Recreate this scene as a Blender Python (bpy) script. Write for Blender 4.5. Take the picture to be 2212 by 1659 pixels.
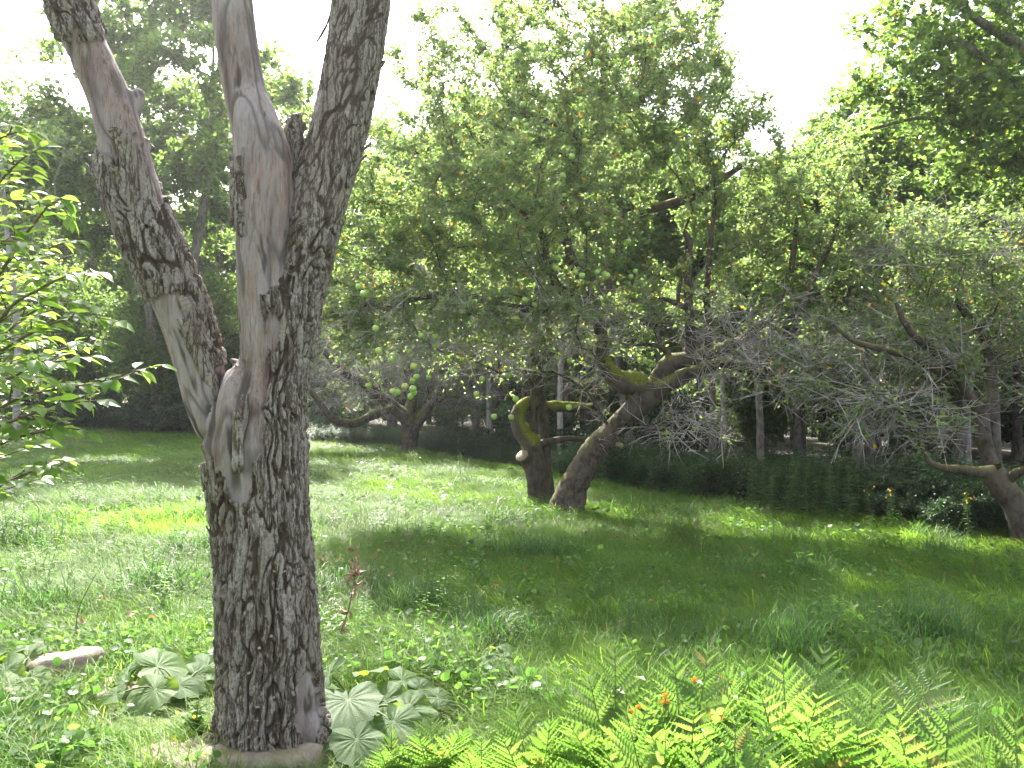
import bpy, math, random
import numpy as np
from mathutils import Vector, Matrix

# ------------------------------------------------------------------ scene, camera, light
for o in list(bpy.data.objects):
    bpy.data.objects.remove(o)
sc = bpy.context.scene
COL = sc.collection
rng = np.random.default_rng(11)
random.seed(5)

S = 1024 / 2212.0            # survey units (photo measured 2212 wide) -> picture pixels
F = 796.0                    # focal length in picture pixels
CAM = np.array([0.0, 0.0, 1.65])
PITCH = math.radians(1.15)

cd = bpy.data.cameras.new('camera')
cam = bpy.data.objects.new('camera', cd)
COL.objects.link(cam)
cam.location = CAM
cam.rotation_euler = (math.radians(90) + PITCH, 0, 0)
cd.sensor_width = 36
cd.lens = F / 1024 * 36
cd.clip_start = 0.05
cd.clip_end = 2000
sc.camera = cam

SUN_EL, SUN_AZ = math.radians(46), math.radians(-18)     # azimuth from +Y towards +X
w = bpy.data.worlds.new('World')
sc.world = w
w.use_nodes = True
nt = w.node_tree
bg = nt.nodes['Background']
sky = nt.nodes.new('ShaderNodeTexSky')
sky.sky_type = 'NISHITA'
sky.sun_disc = False
sky.sun_elevation = SUN_EL
sky.sun_rotation = SUN_AZ
sky.air_density = 1.0
sky.dust_density = 4.0
sky.ozone_density = 1.0
hs = nt.nodes.new('ShaderNodeHueSaturation')          # milky summer haze: little colour in the sky
hs.inputs['Saturation'].default_value = 0.45
nt.links.new(sky.outputs[0], hs.inputs['Color'])
nt.links.new(hs.outputs[0], bg.inputs[0])
bg.inputs[1].default_value = 0.15

sd = bpy.data.lights.new('sun', 'SUN')
sd.energy = 4.8
sd.angle = math.radians(0.5)
sd.color = (1.0, 0.95, 0.86)
sun = bpy.data.objects.new('sun', sd)
COL.objects.link(sun)
tosun = Vector((math.sin(SUN_AZ) * math.cos(SUN_EL), math.cos(SUN_AZ) * math.cos(SUN_EL), math.sin(SUN_EL)))
sun.rotation_euler = (-tosun).to_track_quat('-Z', 'Y').to_euler()
sun.location = tosun * 60

vs = sc.view_settings
vs.view_transform = 'Standard'
vs.look = 'None'
vs.gamma = 1
vs.use_curve_mapping = False
vs.exposure = 2.3
sc.cycles.max_bounces = 8
sc.cycles.diffuse_bounces = 4
sc.cycles.transmission_bounces = 6
sc.cycles.use_denoising = True

# ------------------------------------------------------------------ helpers
def ray(px, py):
    u = (px * S - 512) / F
    v = (384 - py * S) / F
    c, s = math.cos(PITCH), math.sin(PITCH)
    return np.array([u, c - v * s, s + v * c])

def P(px, py, d):
    r = ray(px, py)
    return CAM + r * (d / r[1])

def RR(r, d):
    return r * S * d / F

_perm = np.random.default_rng(3).permutation(256)
_perm = np.concatenate([_perm, _perm, _perm])
_gr = np.random.default_rng(4).normal(size=(256, 3))
_gr /= np.linalg.norm(_gr, axis=1)[:, None]

def perlin(p):
    """vectorised gradient noise, p (n,3) -> about -0.7..0.7"""
    p = np.asarray(p, float)
    i = np.floor(p).astype(int)
    f = p - i
    u = f * f * f * (f * (f * 6 - 15) + 10)
    i &= 255
    out = np.zeros(len(p))
    for dx in (0, 1):
        for dy in (0, 1):
            for dz in (0, 1):
                h = _perm[_perm[_perm[(i[:, 0] + dx) & 255] + ((i[:, 1] + dy) & 255)] + ((i[:, 2] + dz) & 255)]
                g = _gr[h]
                d = (g * (f - np.array([dx, dy, dz]))).sum(1)
                wx = u[:, 0] if dx else 1 - u[:, 0]
                wy = u[:, 1] if dy else 1 - u[:, 1]
                wz = u[:, 2] if dz else 1 - u[:, 2]
                out += d * wx * wy * wz
    return out

def sstep(a, b, x):
    t = np.clip((x - a) / (b - a), 0, 1)
    return t * t * (3 - 2 * t)

def nrm(v):
    v = np.asarray(v, float)
    return v / np.maximum(np.linalg.norm(v, axis=-1, keepdims=True), 1e-9)

def gz(x, y):
    x = np.asarray(x, float); y = np.asarray(y, float)
    xs = np.clip(x, -30, 30)
    z = -0.035 * xs * sstep(0.0, 3.0, np.abs(xs))
    q = np.stack(np.broadcast_arrays(x * 0.22, y * 0.22, x * 0 + 1.7), -1).reshape(-1, 3)
    q2 = q * 4.1 + 9.3
    z = z + (0.10 * perlin(q) + 0.035 * perlin(q2)).reshape(np.shape(x * y)) * sstep(1.5, 4, np.hypot(x, y))
    far = sstep(60, 140, np.hypot(x, y))
    return z * (1 - far) - 0.5 * far

def G(px, py):
    r = ray(px, py)
    t = np.linspace(1.5, 90, 4000)
    p = CAM + r * t[:, None]
    below = p[:, 2] < gz(p[:, 0], p[:, 1])
    k = int(np.argmax(below)) if below.any() else len(t) - 1
    q = p[k].copy()
    q[2] = float(gz(q[0:1], q[1:2])[0])
    return q

def on_ground(x, y):
    return np.array([x, y, float(gz(np.array([x]), np.array([y]))[0])])

class Geo:
    def __init__(self):
        self.v = []; self.f = []; self.n = 0; self.a = {}
    def add(self, v, faces, **attrs):
        v = np.asarray(v, float).reshape(-1, 3)
        for f in (faces if isinstance(faces, list) else [faces]):
            f = np.asarray(f, int)
            if f.size:
                self.f.append(f + self.n)
        for k, val in attrs.items():
            val = np.broadcast_to(np.asarray(val, float), (len(v),))
            self.a.setdefault(k, []).append((self.n, val))
        self.v.append(v)
        self.n += len(v)
    def mesh(self, name, mat, loc=(0, 0, 0), smooth=True):
        me = bpy.data.meshes.new(name)
        if self.n:
            v = np.concatenate(self.v) - np.asarray(loc, float)
            me.vertices.add(len(v))
            me.vertices.foreach_set('co', v.astype(np.float32).ravel())
            idx = np.concatenate([f.ravel() for f in self.f])
            tot = np.concatenate([np.full(len(f), f.shape[1]) for f in self.f])
            me.loops.add(len(idx))
            me.loops.foreach_set('vertex_index', idx.astype(np.int32))
            me.polygons.add(len(tot))
            me.polygons.foreach_set('loop_start', np.concatenate([[0], np.cumsum(tot)[:-1]]).astype(np.int32))
            me.polygons.foreach_set('use_smooth', np.full(len(tot), smooth))
            for k, lst in self.a.items():
                full = np.zeros(len(v), np.float32)
                for st, val in lst:
                    full[st:st + len(val)] = val
                at = me.attributes.new(k, 'FLOAT', 'POINT')
                at.data.foreach_set('value', full)
            me.update(calc_edges=True)
            me.validate()
        if mat:
            me.materials.append(mat)
        return me

def link(name, data, parent=None, loc=None):
    o = bpy.data.objects.new(name, data)
    COL.objects.link(o)
    if parent is not None:
        o.parent = parent
    if loc is not None:
        o.location = loc
    return o

def tag(o, label=None, cat=None, group=None, kind=None):
    if label: o['label'] = label
    if cat: o['category'] = cat
    if group: o['group'] = group
    if kind: o['kind'] = kind
    return o

def root(name, loc, label, cat, group=None):
    o = link(name, None, None, tuple(float(c) for c in loc))
    o.empty_display_size = 0.2
    return tag(o, label, cat, group)

def part(name, geo, mat, parent, smooth=True, kind=None, label=None):
    loc = tuple(parent.location) if parent is not None else (0, 0, 0)
    if parent is not None and parent.parent is not None:
        loc = tuple(Vector(loc) + parent.parent.location)
    o = link(name, geo.mesh(name, mat, loc, smooth), parent)
    return tag(o, label, None, None, kind)

def copy_tree(o, parent=None):
    c = o.copy(); COL.objects.link(c)
    if parent is not None: c.parent = parent
    for ch in list(o.children): copy_tree(ch, c)
    return c

def smooth_path(pts, rad, step):
    """Catmull-Rom through pts, resampled at about step metres"""
    pts = np.asarray(pts, float); rad = np.asarray(rad, float)
    if len(pts) < 3:
        n = max(2, int(np.linalg.norm(pts[-1] - pts[0]) / step) + 1)
        t = np.linspace(0, 1, n)[:, None]
        return pts[0] + (pts[-1] - pts[0]) * t, rad[0] + (rad[-1] - rad[0]) * t[:, 0]
    e = np.vstack([2 * pts[0] - pts[1], pts, 2 * pts[-1] - pts[-2]])
    op, orr = [], []
    for k in range(len(pts) - 1):
        p0, p1, p2, p3 = e[k:k + 4]
        n = max(1, int(round(np.linalg.norm(p2 - p1) / step)))
        t = (np.arange(n) / n)[:, None]
        op.append(0.5 * (2 * p1 + (p2 - p0) * t + (2 * p0 - 5 * p1 + 4 * p2 - p3) * t ** 2 + (3 * p1 - p0 - 3 * p2 + p3) * t ** 3))
        orr.append(rad[k] + (rad[k + 1] - rad[k]) * t[:, 0])
    op.append(pts[-1:]); orr.append(rad[-1:])
    return np.vstack(op), np.concatenate(orr)

def frames(pts):
    t = nrm(np.gradient(pts, axis=0)) if len(pts) > 2 else nrm(np.repeat([pts[-1] - pts[0]], len(pts), 0))
    m = t.mean(0)
    ref = np.array([1.0, 0.1, 0.05]) if abs(nrm(m)[0]) < 0.75 else np.array([0.05, 0.1, 1.0])
    a = nrm(ref - (t @ ref)[:, None] * t)
    return t, a, np.cross(t, a)

def tube(geo, pts, rad, sides, lump=0.0, cap=False, freq=6.0, **attrs):
    n = len(pts)
    t, a, b = frames(pts)
    th = np.arange(sides) / sides * 2 * np.pi
    ring = a[:, None, :] * np.cos(th)[None, :, None] + b[:, None, :] * np.sin(th)[None, :, None]
    r = np.repeat(np.asarray(rad)[:, None], sides, 1)
    if lump:
        q = (pts[:, None, :] + ring * r[..., None]).reshape(-1, 3)
        nz = perlin(q * freq) + 0.6 * perlin(q * freq * 2.3 + 5) + 0.5 * perlin(q * freq * 5.1 + 2)
        r = r * (1 + lump * nz.reshape(n, sides))
    v = pts[:, None, :] + ring * r[..., None]
    i = np.arange(n - 1)[:, None] * sides
    j = np.arange(sides)[None, :]
    k = (j + 1) % sides
    q = np.stack([i + j, i + k, i + sides + k, i + sides + j], -1).reshape(-1, 4)
    v = v.reshape(-1, 3)
    fs = [q]
    at = {}
    if cap:
        v = np.vstack([v, pts[-1:] + t[-1] * rad[-1] * 0.05])
        c = len(v) - 1
        fs.append(np.stack([(n - 1) * sides + np.arange(sides), (n - 1) * sides + (np.arange(sides) + 1) % sides, np.full(sides, c)], -1))
    for kx, val in attrs.items():
        if callable(val):
            nr = ring.reshape(-1, 3)
            if cap: nr = np.vstack([nr, t[-1:]])
            at[kx] = val(v, nr)
        else:
            at[kx] = val
    geo.add(v, fs, **at)

def prisms(geo, A, B, ra, rb, **attrs):
    """many three sided sticks at once"""
    A = np.asarray(A); B = np.asarray(B); m = len(A)
    if m == 0: return
    t = nrm(B - A)
    ref = np.where(np.abs(t[:, 2:3]) < 0.8, np.array([[0, 0, 1.0]]), np.array([[1.0, 0, 0]]))
    a = nrm(np.cross(t, ref)); b = np.cross(t, a)
    V = np.empty((m, 6, 3))
    for k in range(3):
        c, s = math.cos(k * 2.094), math.sin(k * 2.094)
        o = a * c + b * s
        V[:, k] = A + o * np.reshape(ra, (-1, 1))
        V[:, 3 + k] = B + o * np.reshape(rb, (-1, 1))
    base = np.arange(m)[:, None, None] * 6
    q = np.array([[0, 1, 4, 3], [1, 2, 5, 4], [2, 0, 3, 5]])[None] + base
    geo.add(V, q.reshape(-1, 4), **attrs)

def leaves(geo, base, d, n, L, W, fold=0.3, droop=0.12, rnd=None):
    m = len(base)
    if m == 0: return
    d = nrm(d)
    s = nrm(np.cross(d, n)); n = np.cross(s, d)
    L = np.broadcast_to(L, (m,))[:, None]; W = np.broadcast_to(W, (m,))[:, None]
    mid = base + d * L * 0.45
    V = np.empty((m, 4, 3))
    V[:, 0] = base
    V[:, 1] = mid + s * W * 0.5 + n * W * fold * 0.5
    V[:, 2] = base + d * L - n * L * droop
    V[:, 3] = mid - s * W * 0.5 + n * W * fold * 0.5
    f = (np.arange(m)[:, None, None] * 4 + np.array([[0, 1, 2], [0, 2, 3]])[None]).reshape(-1, 3)
    if rnd is None: rnd = rng.random(m)
    geo.add(V, f, rnd=np.repeat(rnd, 4))

def rdir(m, up=0.0, flat=1.0, r=None):
    v = (r or rng).normal(size=(m, 3))
    v[:, 2] = v[:, 2] * flat + up
    return nrm(v)

# ------------------------------------------------------------------ materials
def NN(nt, t, **kw):
    n = nt.nodes.new(t)
    for k, v in kw.items():
        if k.startswith('i_'):
            n.inputs[int(k[2:]) if k[2:].isdigit() else k[2:]].default_value = v
        else:
            setattr(n, k, v)
    return n

def ramp(nt, src, stops, interp='LINEAR'):
    r = nt.nodes.new('ShaderNodeValToRGB')
    r.color_ramp.interpolation = interp
    el = r.color_ramp.elements
    while len(el) < len(stops): el.new(0.5)
    for e, (p, c) in zip(el, stops):
        e.position = p; e.color = (*c, 1) if len(c) == 3 else c
    nt.links.new(src, r.inputs[0])
    return r.outputs[0]

def base_mat(name):
    m = bpy.data.materials.new(name); m.use_nodes = True
    nt = m.node_tree
    return m, nt, nt.nodes['Principled BSDF'], nt.nodes['Material Output']

def mixc(nt, fac, a, b, mode='MIX'):
    n = nt.nodes.new('ShaderNodeMix'); n.data_type = 'RGBA'; n.blend_type = mode
    for s, v in ((0, fac), (6, a), (7, b)):
        if hasattr(v, 'links') or hasattr(v, 'is_linked'): nt.links.new(v, n.inputs[s])
        else: n.inputs[s].default_value = v if not isinstance(v, tuple) or len(v) == 4 else (*v, 1)
    return n.outputs[2]

def noise(nt, scale, detail=4, rough=0.55, vec=None, stretch=None, coord='Object'):
    tc = nt.nodes.new('ShaderNodeTexCoord')
    src = tc.outputs[coord]
    if coord == 'World':
        pass
    if stretch:
        mp = nt.nodes.new('ShaderNodeMapping'); mp.inputs['Scale'].default_value = stretch
        nt.links.new(src, mp.inputs[0]); src = mp.outputs[0]
    n = NN(nt, 'ShaderNodeTexNoise', i_Scale=scale, i_Detail=detail, i_Roughness=rough)
    nt.links.new(src, n.inputs['Vector'])
    return n.outputs['Fac']

def leaf_mat(name, stops, trans=(0.20, 0.34, 0.03), tfac=0.45, rough=0.42, spec=0.5, source='rnd', patch=0.25, veins=False):
    m, nt, b, out = base_mat(name)
    if source == 'rnd':
        at = NN(nt, 'ShaderNodeAttribute', attribute_name='rnd'); src = at.outputs['Fac']
    else:
        oi = nt.nodes.new('ShaderNodeObjectInfo'); src = oi.outputs['Random']
    col = ramp(nt, src, stops)
    if patch:
        ge = nt.nodes.new('ShaderNodeNewGeometry')
        nz = NN(nt, 'ShaderNodeTexNoise', i_Scale=0.7, i_Detail=3.0)
        nt.links.new(ge.outputs['Position'], nz.inputs['Vector'])
        mr = NN(nt, 'ShaderNodeMapRange'); mr.inputs[1].default_value = .3; mr.inputs[2].default_value = .7
        mr.inputs[3].default_value = 1 - patch; mr.inputs[4].default_value = 1 + patch
        nt.links.new(nz.outputs['Fac'], mr.inputs[0])
        vm = NN(nt, 'ShaderNodeVectorMath', operation='SCALE')
        nt.links.new(col, vm.inputs[0]); nt.links.new(mr.outputs[0], vm.inputs['Scale'])
        col = vm.outputs[0]
    nt.links.new(col, b.inputs['Base Color'])
    b.inputs['Roughness'].default_value = rough
    b.inputs['Specular IOR Level'].default_value = spec
    tr = nt.nodes.new('ShaderNodeBsdfTranslucent')
    vm2 = NN(nt, 'ShaderNodeVectorMath', operation='MULTIPLY')
    nt.links.new(col, vm2.inputs[0])
    g = stops[len(stops) // 2][1]
    vm2.inputs[1].default_value = tuple(t / max(c, 0.01) for t, c in zip(trans, g))
    nt.links.new(vm2.outputs[0], tr.inputs[0])
    mx = nt.nodes.new('ShaderNodeMixShader'); mx.inputs[0].default_value = tfac
    nt.links.new(b.outputs[0], mx.inputs[1]); nt.links.new(tr.outputs[0], mx.inputs[2])
    nt.links.new(mx.outputs[0], out.inputs[0])
    if veins:
        va = NN(nt, 'ShaderNodeAttribute', attribute_name='vein')
        tcv = nt.nodes.new('ShaderNodeTexCoord')
        nb = NN(nt, 'ShaderNodeTexNoise', i_Scale=9.0, i_Detail=5.0); nt.links.new(tcv.outputs['Object'], nb.inputs['Vector'])
        mm = NN(nt, 'ShaderNodeMix', data_type='RGBA', blend_type='MULTIPLY'); mm.inputs[0].default_value = 1
        nt.links.new(col, mm.inputs[6]); nt.links.new(ramp(nt, nb.outputs['Fac'], [(.35, (0.72, 0.75, 0.7)), (.65, (1, 1, 1))]), mm.inputs[7])
        c2 = mixc(nt, va.outputs['Fac'], mm.outputs[2], (0.15, 0.20, 0.09))
        nt.links.new(c2, b.inputs['Base Color'])
        nz = NN(nt, 'ShaderNodeTexNoise', i_Scale=38.0, i_Detail=3.0)
        tc = nt.nodes.new('ShaderNodeTexCoord'); nt.links.new(tc.outputs['Object'], nz.inputs['Vector'])
        bp = NN(nt, 'ShaderNodeBump'); bp.inputs['Strength'].default_value = 0.5; bp.inputs['Distance'].default_value = 0.006
        nt.links.new(nz.outputs['Fac'], bp.inputs['Height'])
        nt.links.new(bp.outputs[0], b.inputs['Normal']); nt.links.new(bp.outputs[0], tr.inputs['Normal'])
    return m

def bark_mat(name, dark, light, scale=14, stretch=(1, 1, 0.3), moss=False, bump=0.6, mosscol=(0.22, 0.22, 0.03)):
    m, nt, b, out = base_mat(name)
    n1 = noise(nt, scale, 6, 0.65, stretch=stretch)
    col = ramp(nt, n1, [(0.34, dark), (0.62, light)])
    n3 = noise(nt, scale * 0.22, 3)
    col = mixc(nt, ramp(nt, n3, [(0.45, (0, 0, 0)), (0.65, (0.5, 0.5, 0.5))]), col, tuple(min(1, c * 1.35 + 0.01) for c in light))
    if moss:
        at = NN(nt, 'ShaderNodeAttribute', attribute_name='moss')
        n2 = noise(nt, 60, 4)
        mc = ramp(nt, n2, [(0.35, tuple(c * 0.55 for c in mosscol)), (0.65, mosscol)])
        col = mixc(nt, at.outputs['Fac'], col, mc)
    nt.links.new(col, b.inputs['Base Color'])
    b.inputs['Roughness'].default_value = 0.85
    b.inputs['Specular IOR Level'].default_value = 0.25
    bp = NN(nt, 'ShaderNodeBump'); bp.inputs['Strength'].default_value = bump; bp.inputs['Distance'].default_value = 0.02
    nt.links.new(n1, bp.inputs['Height']); nt.links.new(bp.outputs[0], b.inputs['Normal'])
    return m

def flat_mat(name, c, rough=0.7, spec=0.3, nz=0.25, scale=30):
    m, nt, b, out = base_mat(name)
    n1 = noise(nt, scale, 4)
    nt.links.new(ramp(nt, n1, [(0.3, tuple(x * (1 - nz) for x in c)), (0.7, tuple(x * (1 + nz) for x in c))]), b.inputs['Base Color'])
    b.inputs['Roughness'].default_value = rough
    b.inputs['Specular IOR Level'].default_value = spec
    return m

M = {}
M['apple_leaf'] = leaf_mat('apple_leaf', [(0, (0.06, 0.085, 0.04)), (0.4, (0.085, 0.125, 0.05)), (0.965, (0.105, 0.145, 0.06)), (0.98, (0.30, 0.20, 0.02)), (1.0, (0.22, 0.09, 0.02))], (0.32, 0.46, 0.11), 0.56, 0.40)
M['maple_leaf'] = leaf_mat('maple_leaf', [(0, (0.05, 0.08, 0.028)), (0.5, (0.07, 0.11, 0.035)), (0.95, (0.09, 0.13, 0.04)), (1.0, (0.14, 0.11, 0.02))], (0.26, 0.40, 0.07), 0.56, 0.45)
M['wood_leaf'] = leaf_mat('wood_leaf', [(0, (0.045, 0.075, 0.028)), (0.5, (0.065, 0.105, 0.035)), (0.97, (0.08, 0.125, 0.04)), (1.0, (0.2, 0.15, 0.02))], (0.26, 0.41, 0.07), 0.56, 0.42)
M['sapling_leaf'] = leaf_mat('sapling_leaf', [(0, (0.07, 0.125, 0.035)), (0.5, (0.085, 0.15, 0.045)), (1, (0.11, 0.17, 0.055))], (0.36, 0.55, 0.08), 0.55, 0.45, 0.28, source='obj', patch=0.15)
M['sapling_foliage'] = leaf_mat('sapling_foliage', [(0, (0.05, 0.10, 0.025)), (0.5, (0.06, 0.12, 0.03)), (1, (0.08, 0.14, 0.035))], (0.30, 0.52, 0.06), 0.55, 0.36, 0.5, patch=0.15)
M['weed_leaf'] = leaf_mat('weed_leaf', [(0, (0.045, 0.09, 0.025)), (0.5, (0.07, 0.13, 0.035)), (0.97, (0.095, 0.155, 0.045)), (1, (0.25, 0.2, 0.03))], (0.20, 0.38, 0.06), 0.48, 0.45, 0.22)
M['brush_leaf_shade'] = leaf_mat('brush_leaf_shade', [(0, (0.028, 0.05, 0.028)), (0.5, (0.042, 0.072, 0.036)), (0.97, (0.065, 0.10, 0.045)), (1, (0.16, 0.13, 0.04))], (0.09, 0.19, 0.045), 0.4, 0.42, 0.4)  # weed leaf darkened, painting in the shade at the wood edge
M['burdock_leaf'] = leaf_mat('burdock_leaf', [(0, (0.05, 0.095, 0.035)), (0.5, (0.07, 0.125, 0.045)), (1, (0.095, 0.15, 0.055))], (0.24, 0.40, 0.03), 0.42, 0.55, 0.2, source='obj', patch=0.12, veins=True)
M['fern_leaf'] = leaf_mat('fern_leaf', [(0, (0.085, 0.14, 0.04)), (0.45, (0.11, 0.165, 0.05)), (0.97, (0.15, 0.185, 0.075)), (1, (0.16, 0.12, 0.05))], (0.27, 0.42, 0.07), 0.46, 0.45, 0.35, source='obj', patch=0.1)
M['grass'] = leaf_mat('grass_blade', [(0, (0.065, 0.125, 0.02)), (0.5, (0.095, 0.165, 0.03)), (0.9, (0.125, 0.185, 0.045)), (1.0, (0.17, 0.16, 0.06))], (0.34, 0.53, 0.06), 0.55, 0.5, 0.12, patch=0.3)
M['grass_broad'] = leaf_mat('broad_grass', [(0, (0.045, 0.095, 0.03)), (0.5, (0.065, 0.125, 0.04)), (0.95, (0.085, 0.145, 0.05)), (1.0, (0.16, 0.15, 0.06))], (0.15, 0.31, 0.05), 0.45, 0.45, 0.2, patch=0.3)
M['bark_apple'] = bark_mat('bark_apple', (0.018, 0.013, 0.010), (0.082, 0.064, 0.048), 16, (1, 1, 0.6), moss=True)
M['twig'] = bark_mat('twig', (0.15, 0.13, 0.12), (0.34, 0.31, 0.29), 9, (1, 1, 1), bump=0.2)
M['bark_wood'] = bark_mat('bark_wood', (0.04, 0.034, 0.028), (0.15, 0.13, 0.115), 12)
M['bark_pale'] = bark_mat('bark_pale', (0.12, 0.105, 0.095), (0.30, 0.27, 0.25), 12)
M['stem_green'] = flat_mat('stem_green', (0.10, 0.13, 0.04))
M['stem_brown'] = flat_mat('stem_brown', (0.13, 0.095, 0.06))
M['cut_wood'] = flat_mat('cut_wood', (0.24, 0.185, 0.14), 0.8, 0.2, 0.25, 40)
M['moss'] = flat_mat('moss', (0.13, 0.14, 0.025), 0.95, 0.1, 0.5, 60)
M['dead_leaf'] = leaf_mat('dead_leaf', [(0, (0.13, 0.06, 0.03)), (0.5, (0.22, 0.12, 0.06)), (1, (0.34, 0.22, 0.12))], (0.2, 0.09, 0.03), 0.25, 0.6, 0.3, patch=0)
M['orange'] = leaf_mat('orange_petal', [(0, (0.75, 0.17, 0.01)), (0.5, (0.8, 0.2, 0.01)), (1, (0.85, 0.24, 0.015))], (0.8, 0.2, 0.01), 0.4, 0.5, 0.3, source='obj', patch=0)
M['yellow'] = leaf_mat('yellow_petal', [(0, (0.75, 0.5, 0.02)), (0.5, (0.8, 0.55, 0.02)), (1, (0.8, 0.6, 0.03))], (0.8, 0.55, 0.02), 0.4, 0.5, 0.3, source='obj', patch=0)
# ------------------------------------------------------------------ ground
def build_ground():
    xs = np.concatenate([[-600, -300, -160, -90, -60], np.arange(-42, 42.1, 0.4), [60, 90, 160, 300, 600]])
    ys = np.concatenate([[-600, -300, -120, -50, -20], np.arange(-8, 62.1, 0.4), [75, 90, 130, 200, 350, 600]])
    X, Y = np.meshgrid(xs, ys)
    Z = gz(X.ravel(), Y.ravel())
    V = np.stack([X.ravel(), Y.ravel(), Z], -1)
    nx = len(xs)
    i, j = np.meshgrid(np.arange(len(ys) - 1), np.arange(nx - 1), indexing='ij')
    a = (i * nx + j).ravel()
    g = Geo()
    g.add(V, np.stack([a, a + 1, a + nx + 1, a + nx], -1), field=in_field(V[:, 0], V[:, 1]))
    m, nt, b, out = base_mat('ground')
    at = NN(nt, 'ShaderNodeAttribute', attribute_name='field')
    n1 = noise(nt, 1.6, 6); n2 = noise(nt, 30, 5)
    soil = ramp(nt, n2, [(0.3, (0.018, 0.013, 0.008)), (0.7, (0.05, 0.036, 0.024))])
    turf = ramp(nt, n2, [(0.3, (0.03, 0.05, 0.012)), (0.6, (0.06, 0.09, 0.02)), (0.8, (0.11, 0.10, 0.045))])
    turf = mixc(nt, ramp(nt, n1, [(0.45, (0, 0, 0)), (0.7, (0.6, 0.6, 0.6))]), turf, (0.09, 0.085, 0.04))
    nt.links.new(mixc(nt, at.outputs['Fac'], soil, turf), b.inputs['Base Color'])
    b.inputs['Roughness'].default_value = 0.95
    bp = NN(nt, 'ShaderNodeBump'); bp.inputs['Strength'].default_value = 0.8; bp.inputs['Distance'].default_value = 0.03
    nt.links.new(n2, bp.inputs['Height']); nt.links.new(bp.outputs[0], b.inputs['Normal'])
    o = link('ground', g.mesh('ground', m))
    tag(o, 'gently sloping ground of the orchard clearing and the wood behind it', None, None, 'structure')

def edge_y(x):
    return np.interp(x, [-30, -15, -9, -4, -1.4, 1.0, 2.6, 4.5, 6.5, 9, 14, 30], [31, 29, 27.5, 26.2, 22.5, 17.0, 14.8, 13.0, 11.6, 10.8, 10, 10])

def in_field(x, y):
    n = perlin(np.stack([x * 0.5, y * 0.5, x * 0], -1))
    return sstep(0.6, -0.6, y - edge_y(x) + n * 1.2)

build_ground()

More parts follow.
